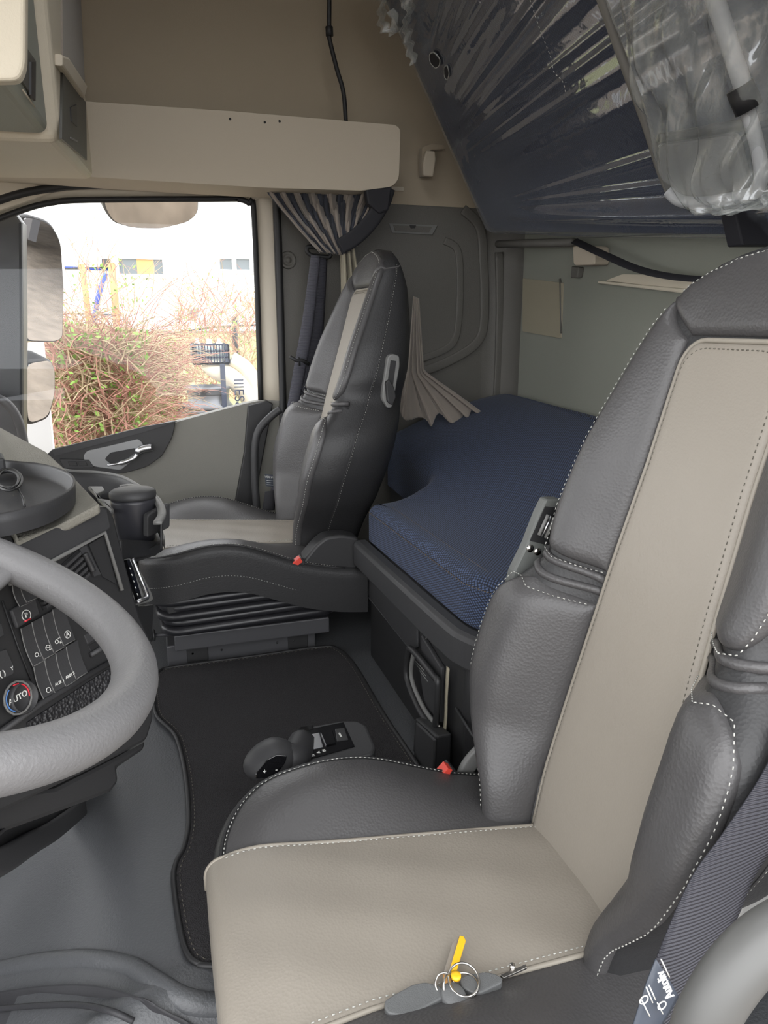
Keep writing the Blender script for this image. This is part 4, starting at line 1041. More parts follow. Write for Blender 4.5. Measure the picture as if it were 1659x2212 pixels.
# climate knob and left panel
kn = G().lathe(WP(39, 1507, .0), [(.0195, 0), (.0195, .010), (.0175, .0125), (.0165, .0125), (.016, .010), (.001, .010)], NW, 40).make('climate_knob', 'plastic_soft', dash)
def arc(x, y, r, a0, a1, h, nm, m, th=.0012):
    c = WP(x, y, h); return G().tube([c+(ROW*math.cos(math.radians(a))-COLD*math.sin(math.radians(a)))*r for a in [a0+(a1-a0)*i/14 for i in range(15)]], th, 6).make(nm, m, kn)
arc(39, 1507, .0185, 0, 359, .0122, 'knob_ring', 'greyplastic', .0014)
arc(39, 1507, .0155, 120, 235, .0105, 'blue_arc', 'blueprint', .0009); arc(39, 1507, .0155, -20, 95, .0105, 'red_arc', 'redprint', .0009)
text('knob_print', 'AUTO', WP(39, 1507, .0106), ROW, -COLD, .0095, 'white', kn)
wprism([(-40, 1420), (14, 1402), (32, 1440), (30, 1456), (-40, 1490)], 0, .003, 'left_switch_panel', 'plastic_soft', bev=.001)
wprism([(-40, 1360), (4, 1345), (10, 1372), (-40, 1400)], 0, .004, 'left_switch_panel', 'plastic_soft', bev=.001)
text('fan_print', '( )', WP(5, 1455, .0036), ROW, -COLD, .009, 'white', dash)
text('fan_print', 'Y', WP(26, 1444, .0036), ROW, -COLD, .006, 'white', dash)
# knee panel below, dark, falling to the floor
kp = [(-260, 1750), (120, 1700), (230, 1645), (318, 1598), (312, 1622), (296, 1632), (255, 1660), (258, 1690), (240, 1712), (195, 1730), (-260, 1900)]
wprism(kp, -.30, -.02, 'knee_panel', 'plastic', bev=.006)
# open bin with thick rim
bi = [AX(x, y, -.20) for x, y in ((176, 1640), (192, 1700), (186, 1735), (120, 1790), (60, 1825), (0, 1862), (-80, 1895))]
G().tube(spline(bi, 6), .016, 10, flat=(.030, .018), nrm=(1, -.3, .5)).make('bin_rim', 'plastic_soft', dash)
G().prism([AX(x, y, -.21) for x, y in ((170, 1640), (186, 1700), (184, 1738), (120, 1792), (0, 1858), (-120, 1900), (-120, 1640))], (-.03, 0, 0)).make('bin_back', 'plastic', dash, smooth=False)
pl_ = thing('cable_plug', 'small black cable plug lying in the bin under the steering wheel', 'plug', AX(95, 1720, -.205))
c0, c1 = AX(72, 1735, -.198), AX(118, 1702, -.198)
G().tube([c0, c1], .008, 8, flat=(.014, .010), nrm=(1, 0, 0)).make('plug_body', 'rubber', pl_)
G().tube(spline([c0, AX(40, 1762, -.200), AX(0, 1800, -.200), AX(-60, 1850, -.2)], 5), .002, 6).make('plug_cable', 'plastic_soft', pl_)

# ---- round tray on top with a charger
TR = .668
tray = thing('dash_tray', 'shallow black tray with raised rim on the grained dash top', 'tray', AZ(60, 1050, TZ+.01))
rim_ = spline([AZ(x, y, TR) for x, y in ((-120, 985), (-40, 990), (20, 997), (90, 1004), (138, 1018), (158, 1034), (152, 1056), (110, 1082), (60, 1099), (0, 1112), (-100, 1125), (-170, 1080))], 8, closed=True)
cn = sum(rim_, Vector())/len(rim_)
def trf(u, v):
    p = rim_[int(round(u*len(rim_))) % len(rim_)]
    pr_ = [(1.0, -.026+.0), (1.02, -.010), (1.03, .0), (1.0, .002), (.965, -.002), (.93, -.016), (.85, -.018), (.5, -.018), (.01, -.018)]
    k, z = pr_[int(round(v*(len(pr_)-1)))]
    q = cn.lerp(p, k); return Vector((q.x, q.y, TR+z))
G().grid(trf, len(rim_), 9, cu=True).make('tray_dish', 'plastic_soft', tray)
ch = thing('phone_charger', 'small black charger block with coiled cable lying in the dash tray', 'charger', AZ(10, 1010, TR))
o_ = AZ(0, 1004, TR)
G().obox(o_+Vector((-.012, -.01, .004)), Vector((.020, .004, 0)), Vector((-.006, .028, 0)), Vector((0, 0, .011))).make('charger_block', 'rubber', ch, smooth=False, bevel=.003)
cpt = []
for k in range(80):
    a = k*.55; cpt.append(AZ(18+26*math.cos(a)*(1+.15*math.sin(k*.31)), 1036+20*math.sin(a)*(1+.2*math.sin(k*.17)), TR-.010+.010*abs(math.sin(k*.23))))
cpt += [AZ(x, y, TR-.012) for x, y in ((40, 1058), (50, 1076), (53, 1094))]
G().tube(spline(cpt, 3), .0016, 6).make('coiled_cable', 'rubber', ch)

# ---- cup holder wing and mug
CZt = .575
chd = thing('cup_holder', 'grey cup holder tray on the passenger end of the dashboard', 'cup holder', AZ(270, 1090, CZt))
def CY(x, y): return AZ(x, y, CZt)
far_ = spline([CY(x, y) for x, y in ((120, 1012), (158, 1018), (215, 1021), (262, 1030), (300, 1050), (338, 1074), (351, 1096), (350, 1116))], 6)
G().grid(lambda u, v: far_[int(round(u*(len(far_)-1)))]+Vector((-.004*v, 0, -.055*v)), len(far_), 4).make('holder_wall', 'plastic_soft', chd, solid=.003)
G().tube(far_, .0035, 8).make('holder_rim', 'greyplastic', chd)
fl_ = [p+Vector((0, 0, -.052)) for p in far_[::3]]+[AZ(x, y, CZt-.052) for x, y in ((330, 1120), (250, 1150), (220, 1100), (180, 1060))]
G().prism(fl_, (0, 0, -.004)).make('holder_floor', 'plastic', chd, smooth=False)
BZ = AY(291, 1168, 1.29).z
G().prism(roundpoly([AZ(x, y, BZ) for x, y in ((250, 1120), (330, 1118), (352, 1140), (350, 1172), (325, 1184), (300, 1192), (268, 1204), (258, 1170))], .01), (0, 0, -.016)).make('mug_platform', 'plastic', chd, smooth=False, bevel=.004)
sh_p = [CY(x, y) for x, y in ((190, 1050), (222, 1050), (226, 1058), (210, 1066), (214, 1076), (240, 1080), (246, 1100), (238, 1108), (206, 1066))]
G().prism(sh_p, (0, 0, -.008)).make('holder_shelf', 'greyplastic', chd, smooth=False, bevel=.002)
G().tube(spline([CY(x, y) for x, y in ((262, 1052), (285, 1050), (318, 1066), (342, 1086), (350, 1110), (340, 1130))], 6), .006, 8, flat=(.014, .006)).make('holder_arm', 'greyplastic', chd)
cup = thing('travel_mug', 'dark lidded mug with ribbed handle standing in the cup holder', 'mug', (-.055, 1.29, .49))
cb_ = AY(291, 1168, 1.29); ct_ = AY(287, 1072, 1.29)
hh = (ct_.z-cb_.z)
cx, cy_ = ct_.x, 1.29
cz0 = BZ
G().lathe((cx, cy_, cz0), [(.029, 0), (.032, .004), (.037, hh*.75), (.0375, hh*.9), (.0375, hh*.98)], seg=48).make('mug_body', 'cupbody', cup)
G().lathe((cx, cy_, cz0+hh*.98), [(.0385, 0), (.039, .004), (.0385, .010), (.034, .0135), (.015, .0155), (.001, .016)], seg=48).make('mug_lid', 'plastic_soft', cup)
hd_ = G(); a0 = Vector((cx+.018, cy_-.040, cz0+hh*.50))
e1 = Vector((.82, .57, 0)).normalized(); e2 = Vector((0, 0, 1)); e3 = e1.cross(e2)
pl = roundpoly([a0+e1*x+e2*y for x, y in ((-.008, -.022), (.040, -.014), (.044, .030), (-.004, .018))], .006)
hnd = G().prism(pl, e3*.012).make('mug_handle', 'plastic_soft', cup, smooth=False, bevel=.003)
for k in range(11): G().tube([a0+e1*.004+e2*(-.016+k*.0029)+e3*.0, a0+e1*.038+e2*(-.010+k*.0034)+e3*.0], .0008, 5).make('handle_rib', 'greyplastic', hnd)
# chrome framed display end under the mug
dn = Vector((.9, -.42, .15)).normalized(); do = AY(300, 1250, 1.16)
def DP(x, y, h=0): return AP(x, y, do+dn*h, dn)
dv = thing('gauge_strip', 'upright dark display strip with satin frame under the mug', 'display', do)
G().prism(roundpoly([DP(x, y, -.004) for x, y in ((276, 1208), (290, 1204), (328, 1280), (332, 1294), (326, 1300), (296, 1308), (288, 1290))], .004), -dn*.03).make('display_body', 'greyplastic', dv, smooth=False, bevel=.002)
G().prism([DP(x, y, .001) for x, y in ((274, 1210), (282, 1208), (306, 1290), (298, 1296))], -dn*.006).make('display_glass', 'gloss', dv, smooth=False)
G().tube(roundpoly([DP(x, y, .002) for x, y in ((286, 1206), (318, 1284), (318, 1292), (296, 1300))], [0, .01, .006, 0]), .0035, 8).make('satin_frame', 'chrome', dv)
for k in range(5): G().tube([DP(280+k*4, 1226+k*14, .0025), DP(282+k*4, 1230+k*14, .0025)], .0008, 4).make('display_mark', 'white', dv)
G().prism([DP(x, y, -.012) for x, y in ((262, 1165), (345, 1168), (340, 1200), (276, 1210), (300, 1310), (334, 1305), (330, 1370), (318, 1400), (262, 1290))], -dn*.05).make('end_support', 'plastic', dash, smooth=False, bevel=.003)

# ---- steering wheel
wc = Vector((-.233, .656, .647)); tl, yw = .428, .02
a1 = Vector((math.sin(yw), math.cos(yw), 0)); nh = Vector((math.cos(yw), -math.sin(yw), 0)); a2 = (-nh*math.cos(tl)+Vector((0, 0, 1))*math.sin(tl)).normalized(); an = a2.cross(a1).normalized()
if an.z < 0: an = -an
sw_ = thing('steering_wheel', 'grey leather steering wheel with beige hub pad', 'steering wheel', wc)
G().tube([wc+(a1*math.cos(i/96*2*PI)+a2*math.sin(i/96*2*PI))*.215 for i in range(96)], .0212, 20, closed=True).make('wheel_rim', 'wheel', sw_)
G().lathe(wc-an*.05, [(.06, 0), (.085, .01), (.09, .035), (.07, .045), (.01, .048)], an, 40).make('hub_pad', 'wheelpad', sw_)
for a in (-18, 18, 162, 198, 270):
    a_ = math.radians(a); d_ = a1*math.cos(a_)+a2*math.sin(a_)
    if a == 270: continue
    G().tube(spline([wc+d_*.07-an*.03, wc+d_*.13-an*.03, wc+d_*.205-an*.004], 6), .012, 10, flat=(.032, .014), nrm=an).make('wheel_spoke', 'wheel', sw_)
G().tube([wc-an*.03, wc-an*.35], .04, 20).make('steering_column', 'plastic', sw_)

#@@FLOORITEMS
# ================================================================== MAT, SHIFTER, KEYS, DRIVER BELT
mp_ = [AZ(x, y, .010) for x, y in ((332, 1470), (345, 1450), (380, 1440), (560, 1416), (690, 1398), (730, 1402), (768, 1440), (830, 1545), (900, 1650), (960, 1760), (1010, 1900), (900, 2100), (480, 2088), (430, 2082), (405, 2060), (388, 2000), (375, 1900), (382, 1860), (398, 1830), (408, 1770), (402, 1680), (388, 1612), (374, 1582), (345, 1555), (335, 1535), (331, 1500))]
mp_s = spline(mp_, 4, closed=True)
for p in mp_s: p.z = 0
fm = thing('floor_mat', 'black carpet mat with bound edge on the floor between the seats', 'mat', mp_s[0])
def matz(p): return .0
G().prism([p+Vector((0, 0, .003)) for p in mp_s], (0, 0, .008)).make('carpet', 'carpet', fm, smooth=False, bevel=.003)
G().tube([p+Vector((0, 0, .010)) for p in mp_s], .0048, 8, closed=True).make('bound_edge', 'rubber', fm)
cen = sum(mp_s, Vector())/len(mp_s)
ins_ = []
for i, p in enumerate(mp_s):
    t_ = (mp_s[(i+2) % len(mp_s)]-mp_s[i-2]).normalized(); ins_.append(p+Vector((t_.y, -t_.x, 0))*.010+Vector((0, 0, .0115)))
if (ins_[10]-cen).length > (mp_s[10]-cen).length: ins_ = [p*2-q for p, q in zip([Vector((m_.x, m_.y, .0115)) for m_ in mp_s], ins_)]
for p in ins_: p.z = .0115
G().dashes(ins_, ln=.007, gap=.004, r=.0007).make('edge_stitching', 'dthread', fm)

sf = thing('gear_selector', 'black stubby gear selector with glossy R N A M scale beside the driver seat', 'gear selector', AZ(700, 1640, 0))
SZ = .135
def S(x, y, z=SZ): return AZ(x, y, z)
# console arm: box with glossy top
bt = [S(640, 1574), S(738, 1556), S(772, 1556), S(792, 1566), S(812, 1612), S(806, 1628), S(680, 1660), S(655, 1640)]
G().prism(roundpoly(bt, .008), (0, 0, -.135)).make('console_body', 'plastic_soft', sf, smooth=False, bevel=.006, bseg=3)
gp = G().prism([S(x, y, SZ+.0015) for x, y in ((644, 1580), (742, 1560), (766, 1612), (668, 1640), (656, 1610))], (0, 0, -.004)).make('gloss_panel', 'gloss', sf, smooth=False)
ex_ = (S(742, 1560)-S(644, 1580)).normalized(); ey_ = Vector((-ex_.y, ex_.x, 0))
for ch_, x, y in (('R', 666, 1638), ('N', 677, 1631), ('A', 688, 1625), ('M', 700, 1621)):
    text('scale_letter', ch_, S(x, y, SZ+.002), ey_*-1*-1, -ex_, .0085, 'white', gp)
G().prism([S(x, y, SZ+.003) for x, y in ((660, 1588), (690, 1582), (698, 1612), (672, 1618))], (0, 0, -.003)).make('slider_gate', 'chrome', gp, smooth=False, bevel=.001)
G().prism([S(x, y, SZ+.004) for x, y in ((692, 1582), (718, 1576), (726, 1604), (704, 1610))], (0, 0, -.004)).make('gate_window', 'gloss', gp, smooth=False, bevel=.001)
bt_ = G().prism([S(x, y, SZ+.004) for x, y in ((724, 1574), (744, 1572), (752, 1596), (728, 1600))], (0, 0, -.004)).make('mode_button', 'plastic', gp, smooth=False, bevel=.001)
text('button_print', 'MODE', S(735, 1587, SZ+.0046), ey_, -ex_, .005, 'white', bt_)
G().prism([S(x, y, SZ+.002) for x, y in ((640, 1580), (650, 1570), (676, 1566), (678, 1575), (650, 1584))], (0, 0, -.006)).make('side_gloss', 'gloss', sf, smooth=False, bevel=.001)
G().tube([S(x, y, SZ-.02) for x, y in ((680, 1660), (720, 1648), (808, 1628))], .004, 8).make('side_edge', 'greyplastic', sf)
# knob: egg-shaped head leaning forward, on a neck
kc = S(588, 1636, SZ+.02); ke = (S(680, 1616)-S(560, 1640)).normalized()
def egg(u, v):
    a = u*2*PI; b = v*PI
    r = math.sin(b); l = -math.cos(b)
    wr_ = .030+.004*l*-1
    side = Vector((-ke.y, ke.x, 0)).normalized()
    x_ = l*.050 if l < 0 else l*.044
    return kc+ke*x_+side*(math.cos(a)*r*.040)+Vector((0, 0, 1))*(math.sin(a)*r*(.030 if math.sin(a) > 0 else .032)-.01*max(0, -l))
G().grid(egg, 36, 20, cu=True).make('knob', 'plastic_soft', sf)
G().tube(spline([kc+ke*.02+Vector((0, 0, -.004)), kc+ke*.04+Vector((0, 0, -.010)), S(652, 1606, SZ-.008)], 5), .026, 14).make('knob_neck', 'plastic_soft', sf)
nk = (CAM-kc).normalized()
fpz = [AP(x, y, kc+nk*.0455, (nk+Vector((0, 0, -.35))).normalized()) for x, y in ((560, 1662), (578, 1640), (598, 1630), (620, 1632), (617, 1646), (600, 1670), (580, 1680), (552, 1682), (551, 1672))]
kp_ = G().prism(roundpoly(fpz, .003), -nk*.010).make('thumb_plate', 'gloss', sf, smooth=False, bevel=.0015)
tn = (nk+Vector((0, 0, -.35))).normalized(); te = (fpz[3]-fpz[1]).normalized(); tu = tn.cross(te)
text('plus_mark', '+', AP(572, 1667, kc+nk*.0463, tn), te, tu, .012, 'white', kp_)
text('minus_mark', '-', AP(597, 1662, kc+nk*.0463, tn), te, tu, .014, 'white', kp_)

# ---- keys on the driver seat
ks = thing('key_bunch', 'bunch of keys with dark fobs and yellow tag on the beige cushion', 'keys', (.27, .59, .17))
KZ = .172
def K(x, y, z=KZ): return AZ(x, y, z)
def fob(P_, th_, nm, m, r=.004, bev=.002):
    return G().prism(roundpoly([K(x, y, KZ+th_) for x, y in P_], r), (0, 0, -th_)).make(nm, m, ks, smooth=False, bevel=bev, bseg=3)
f1_ = fob(((831, 2160), (850, 2148), (890, 2126), (918, 2120), (950, 2128), (960, 2140), (956, 2156), (888, 2190), (870, 2193), (838, 2188), (830, 2176)), .013, 'key_fob', 'greyplastic')
f1_.data.materials[0] = mat('fob_grey', (.12, .124, .125), .5, bump=.3, bscale=900)
M['fob'] = bpy.data.materials['fob_grey']
f2_ = fob(((992, 2112), (1010, 2104), (1050, 2098), (1070, 2102), (1086, 2112), (1084, 2122), (1040, 2144), (1020, 2144), (996, 2130)), .010, 'key_fob', 'fob')
kb = G(); kb.prism([K(x, y, KZ+.009) for x, y in ((1080, 2106), (1136, 2082), (1139, 2089), (1088, 2112))], (0, 0, -.003)); kb.make('key_blade', 'metal', ks, smooth=False, bevel=.0005)
G().lathe(K(1106, 2098, KZ+.004), [(.0032, 0), (.0032, .009), (.001, .009)], seg=12).make('blade_stop', 'metal', ks)
G().prism([K(x, y, KZ+.02) for x, y in ((993, 2020), (1002, 2022), (1006, 2030), (988, 2090), (976, 2096), (972, 2090))], (0, 0, -.004)).make('yellow_tag', 'yellow', ks, smooth=False, bevel=.001)
G().prism([K(x, y, KZ+.016) for x, y in ((993, 2020), (978, 2034), (958, 2100), (972, 2104))], (0, 0, -.004)).make('tag_side', 'beige', ks, smooth=False, bevel=.001)
G().lathe(K(985, 2112, KZ+.018), [(.0055, 0), (.0055, .004), (.002, .004)], seg=14).make('tag_eye', 'yellow', ks)
G().prism([K(x, y, KZ+.012) for x, y in ((957, 2100), (970, 2098), (976, 2128), (966, 2142), (957, 2128))], (0, 0, -.003)).make('tag_tail', 'orangeboard', ks, smooth=False)
def ringk(x, y, r, tilt_, z, ang=0):
    c = K(x, y, KZ+z); u1 = Vector((math.cos(ang), math.sin(ang), 0)); u2 = Vector((-math.sin(ang)*math.cos(tilt_), math.cos(ang)*math.cos(tilt_), math.sin(tilt_)))
    G().tube([c+(u1*math.cos(i/40*2*PI)+u2*math.sin(i/40*2*PI))*r for i in range(40)], .0013, 8, closed=True).make('key_ring', 'metal', ks)
ringk(1002, 2116, .0168, .35, .018); ringk(1002, 2128, .0160, -.05, .010, .3); ringk(961, 2126, .0105, .6, .014); ringk(968, 2130, .0098, 1.2, .014, .8)
G().lathe(K(977, 2158, KZ+.006), [(.013, 0), (.0138, .002), (.0138, .007), (.012, .009), (.001, .010)], Vector((.15, -.2, 1)), 28).make('key_head', 'fob', ks)
G().prism([K(x, y, KZ+.004) for x, y in ((960, 2172), (974, 2174), (966, 2195), (956, 2216), (948, 2216), (955, 2196))], (0, 0, -.0025)).make('key_blade', 'metal', ks, smooth=False, bevel=.0004)

# ---- driver seat belt
db = thing('seat_belt', 'wide dark seat belt with printed label crossing the corner beside the driver seat', 'seat belt', (.5, .42, .3))
def strip2(P0_, P1_, Y0, Y1, nm, m, par=db, th=.0018):
    A_ = spline([AY(x, y, lerp(Y0, Y1, i/(len(P0_)-1))) for i, (x, y) in enumerate(P0_)], 10); B_ = spline([AY(x, y, lerp(Y0, Y1, i/(len(P1_)-1))) for i, (x, y) in enumerate(P1_)], 10)
    return G().grid(lambda u, v: A_[int(v*(len(A_)-1))].lerp(B_[int(v*(len(B_)-1))], u)+Vector((0, -.004*math.sin(PI*u), 0)), 8, len(A_)).make(nm, m, par, solid=th)
beltm = M['belt2'] = mat('belt_ribbed', (.036, .036, .046), .55, bump=1, bscale=95, kind='wave', bdist=.0012)
strip2(((1700, 1560), (1640, 1680), (1560, 1800), (1490, 1900), (1420, 2060), (1370, 2200), (1350, 2260)), ((1840, 1600), (1760, 1720), (1640, 1870), (1580, 2000), (1500, 2120), (1440, 2230), (1410, 2290)), .46, .40, 'webbing', 'belt2')
lab = strip2(((1415, 2070), (1392, 2130), (1366, 2212)), ((1462, 2150), (1440, 2190), (1400, 2250)), .400, .392, 'belt_label', 'label')
lo = AY(1432, 2118, .386); lx = (AY(1448, 2150, .386)-AY(1422, 2090, .386)).normalized(); ly = Vector((0, -1, 0)).cross(lx)
ly = -ly if ly.x < 0 else ly
text('label_print', 'Autoliv', AY(1437, 2128, .386), -lx, Vector((0, -1, 0)).cross(-lx), .012, 'white', lab)
for k, (xa, ya, xb, yb) in enumerate(((1396, 2132, 1410, 2166), (1402, 2128, 1416, 2160), (1386, 2160, 1404, 2196), (1420, 2166, 1432, 2190), (1428, 2072, 1446, 2110))):
    G().tube([AY(xa, ya, .386), AY(xb, yb, .386)], .0006, 4).make('label_line', 'white', lab)
for x, y in ((1391, 2160), (1430, 2172)):
    c = AY(x, y, .386); G().tube([c+Vector((math.cos(q/14*2*PI)*.004, 0, math.sin(q/14*2*PI)*.004)) for q in range(14)], .0006, 4, closed=True).make('label_emblem', 'white', lab)
# pillar edge and grab tube in the lower right corner
gt = G().tube(spline([AY(x, y, .28) for x, y in ((1780, 1960), (1659, 2030), (1580, 2110), (1520, 2212), (1500, 2300))], 8), .018, 16).make('grab_handle', mat('grey_handle', (.09, .09, .087), .45), None)
tag(gt, 'thick pale grey grab tube at the bottom right corner by the door', 'handle')
pt = G().prism([AY(x, y, .50) for x, y in ((1700, 1720), (1600, 1960), (1540, 2090), (1600, 2140), (1800, 2000), (1800, 1720))], (0, .03, 0)).make('trim_1', 'greyplastic', None, smooth=False, bevel=.005)
tag(pt, kind='structure')

#@@OUTSIDE
# ================================================================== OUTSIDE
def gz(x, y): return -1.45+.95*sm(4.2, 8, y)+1.25*sm(8, 15, y) if y > 4.2 else -1.45
tag(G().grid(lambda s, t: Vector((lerp(-30, 30, s), lerp(2.9, 40, t*t), gz(0, lerp(2.9, 40, t*t))+.0)), 40, 60).make('ground', 'ground', smooth=True), 'bare brown dirt bank rising to the white building', 'ground', kind='structure')
tag(G().grid(lambda s, t: Vector((lerp(-30, 40, s), lerp(-20, 3.0, t), -1.45)), 4, 4).make('ground', 'ground', smooth=True), 'flat dirt yard beside the truck', 'ground', kind='structure')
tag(G().grid(lambda s, t: Vector((lerp(-8, 8, s), lerp(7.5, 14, t), gz(0, lerp(7.5, 14, t))+.015)), 4, 20).make('grass_strip', 'grass', smooth=True), 'pale dry grass strip behind the bushes', 'grass', kind='stuff')
bd = thing('building', 'long white rendered building with small windows beyond the bushes', 'building', (0, 15, .6))
G().box((-9, 14.5, .3), (9, 22, 4.3)).make('wall', 'building', bd, smooth=False)
G().box((-9.2, 14.2, 4.3), (9.2, 22, 4.45)).make('roof', 'building', bd, smooth=False)
YW = 14.5
def win(P_, split, board=None):
    a = AY(*P_[0], YW); b = AY(*P_[1], YW)
    f = G(); x0, x1, z0, z1 = a.x, b.x, b.z, a.z; t = .07
    f.box((x0, YW-.05, z0), (x1, YW-.001, z0+t)); f.box((x0, YW-.05, z1-t), (x1, YW-.001, z1)); f.box((x0, YW-.05, z0+t), (x0+t, YW-.001, z1-t)); f.box((x1-t, YW-.05, z0+t), (x1, YW-.001, z1-t))
    for q in split: xx = lerp(x0, x1, q); f.box((xx-.04, YW-.05, z0+t), (xx+.04, YW-.001, z1-t))
    fr = f.make('window_frame', 'wframe', bd, smooth=False)
    G().box((x0+t, YW-.012, z0+t), (x1-t, YW-.004, z1-t)).make('window_pane', 'pane', fr, smooth=False)
    if board: G().box((lerp(x0, x1, board[0]), YW-.02, z0+t), (lerp(x0, x1, board[1]), YW-.01, z1-t)).make('orange_board', 'orangeboard', fr, smooth=False)
win(((246, 550), (362, 602)), (), (.42, .75))
win(((465, 550), (548, 592)), (.48,))
dr = [AY(x, y, YW-.03) for x, y in ((140, 578), (238, 582))]
G().tube(dr, .025, 6).make('blue_rail', 'bluepaint', bd)
G().tube([AY(140, 580, YW-.04), AY(245, 578, YW-.04)], .02, 6).make('gutter', 'steel', bd)
G().tube([AY(120, 676, YW-.02), AY(246, 680, YW-.02)], .012, 5).make('wall_joint', 'steel', bd)
lb_ = G(); q0 = AY(230, 569, YW-.1); lb_.box((q0.x-.07, YW-.2, q0.z-.07), (q0.x+.07, YW, q0.z+.07)); lb_.make('lamp_box', 'steel', bd, smooth=False)
tag(G().prism([AY(x, y, YW-.06) for x, y in ((145, 448), (158, 446), (166, 520), (150, 528), (138, 500))], (0, .05, 0)).make('wall_stain', mat('stain', (.70, .71, .70), .9), bd, smooth=False))
G().prism([AY(x, y, YW-.06) for x, y in ((424, 488), (440, 490), (438, 530), (428, 540))], (0, .05, 0)).make('wall_stain', 'wframe', bd, smooth=False)
G().prism([AY(x, y, YW-.06) for x, y in ((408, 670), (430, 664), (428, 684), (412, 688))], (0, .05, 0)).make('wall_stain', 'rim', bd, smooth=False)
for (P_, r_, m_, lab_) in ((((176, 570), (186, 640), (196, 728)), .05, 'wood', 'leaning wooden post left of the blue strut outside the window'), (((240, 568), (248, 640), (254, 735)), .06, 'wood', 'wooden post right of the blue strut outside the window')):
    tag(G().tube([AY(x, y, 11) for x, y in P_], r_*.8, 8).make('wooden_post', m_, None), lab_, 'post')
tag(G().tube([AY(228, 590, 11.2), AY(212, 640, 11.2), AY(196, 735, 11.2)], .035, 8).make('blue_strut', 'bluepaint', None), 'slanting blue strut between the two wooden posts', 'strut')
tag(G().tube([AY(507, 684, 9.5), AY(508, 740, 9.5), AY(510, 790, 9.5)], .035, 8).make('fence_post', 'steel', None), 'dark fence post standing behind the stacked wheel rims', 'post')
tag(G().tube([AY(250, 731, 13), AY(350, 722, 13), AY(470, 706, 13), AY(600, 700, 13)], .02, 6).make('fence_wire', 'steel', None), 'thin dark wire along the foot of the white building', 'wire')
# shrubs
def bush(nm, lab_, px0, px1, pyb, pyt, Y0, Y1, n, ml, leaf, seed, cols=('twig',), arch=1, group=None, r=.0045):
    rn = random.Random(seed); root = thing(nm, lab_, 'bush', AY((px0+px1)/2, pyb, Y0)); root.location.z = gz(0, (Y0+Y1)/2)
    for ci, cm in enumerate(cols):
        g = G()
        for _ in range(n//len(cols)):
            Y = rn.uniform(Y0, Y1); x = rn.uniform(px0, px1); y = rn.uniform(pyt(x)+20, pyb+40)
            p = AY(x, y, Y); L = rn.uniform(.5, 1)*ml; a = rn.uniform(-.9, .9); P_ = [p]
            dx = math.sin(a); dz = math.cos(a)
            for k in range(6):
                dz -= rn.uniform(0, .34)*arch; dx += rn.uniform(-.3, .3)
                p = p+Vector((dx, rn.uniform(-.35, .35), dz))*L/6; P_.append(p)
            g.tube(P_, [r*(1-k/8) for k in range(7)], 3, caps=False)
        g.make('branches' if ci == 0 else 'dry_stems', cm, root, smooth=False)
    g = G()
    for _ in range(leaf):
        Y = rn.uniform(Y0, Y1); x = rn.uniform(px0, px1); y = rn.uniform(pyt(x)-10, pyb+20); p = AY(x, y, Y)
        u_ = Vector((rn.uniform(-1, 1), rn.uniform(-1, 1), rn.uniform(-1, 1))).normalized(); v_ = u_.orthogonal().normalized(); s_ = rn.uniform(.012, .026)
        g.add([p-u_*s_, p+v_*s_*.5, p+u_*s_, p-v_*s_*.5], [(0, 1, 2, 3)])
    g.make('leaves', 'leaf', root, smooth=False)
    return root
bush('bramble_thicket', 'dense reddish bramble thicket filling the lower left of the side window', 110, 320, 980, lambda x: 700+.12*(x-110), 4.3, 5.6, 3600, .5, 3000, 1, ('twig', 'twig2'))
bush('bramble_thicket', 'lower tangle of pale and reddish stems right of the thicket, before the wheel rims', 300, 380, 960, lambda x: 740, 5.8, 6.6, 1500, .45, 1300, 2, ('twig2', 'twig'))
bush('budding_shrub', 'thin budding shrub with bare upright twigs before the white building', 120, 330, 800, lambda x: 560+abs(x-240)*.5, 6.9, 8, 110, .9, 330, 3, ('twig', 'twig2'), .25, r=.0045)
bush('budding_shrub', 'bare arching shrub behind the wheel rims on the right', 380, 560, 830, lambda x: 600+abs(x-450)*.4, 8.3, 10, 520, .8, 420, 4, ('twig2', 'twig'), .6, r=.0055)
# rims
def rim(px, py, Y, R, lab_, dz=0):
    c = AY(px, py, Y)+Vector((0, 0, dz)); h = R*1.0
    o = G().lathe(c, [(R, 0), (R*1.02, .03), (R*.9, .06), (R*.86, h*.45), (R*.9, h*.8), (R*1.0, h*.88), (R*1.02, h*.95), (R*.94, h*.96), (R*.88, h*.6), (R*.3, h*.55), (.01, h*.55)], seg=40).make('wheel_rim', 'rim', None)
    return tag(o, lab_, 'wheel rim', 'rims stacked outside')
rim(455, 930, 7.3, .225, 'lower grey steel wheel rim of the taller stack under the crate')
rim(455, 930, 7.3, .225, 'upper grey steel wheel rim of the taller stack under the crate', .222)
rim(398, 905, 7.75, .13*1.3, 'grey steel wheel rim standing left of the taller stack')
sk_ = thing('sack', 'pale plastic sack slumped over the wheel rims with printed side', 'sack', AY(500, 830, 7.3))
sp0 = [AY(x, y, 7.25) for x, y in ((436, 790), (470, 800), (500, 815), (535, 850), (560, 900))]
G().tube(spline(sp0, 6), [.03+.07*math.sin(min(1, i/8)*PI/2) for i in range(25)], 14).make('sack_body', 'sack', sk_)
G().tube(spline([AY(x, y, 7.22) for x, y in ((500, 775), (530, 795), (552, 830), (560, 870))], 6), .07, 12).make('sack_fold', 'sack', sk_)
text('sack_print', 'IIIES&', AY(516, 852, 7.08), Vector((.0, 0, -1)), Vector((1, 0, 0)), .13, 'crate', sk_, h=.002)
ck = thing('bottle_crate', 'dark plastic crate on top of the rim stack', 'crate', AY(455, 775, 7.2))
a = AY(416, 745, 7.15); b = AY(495, 785, 7.15)
g = G()
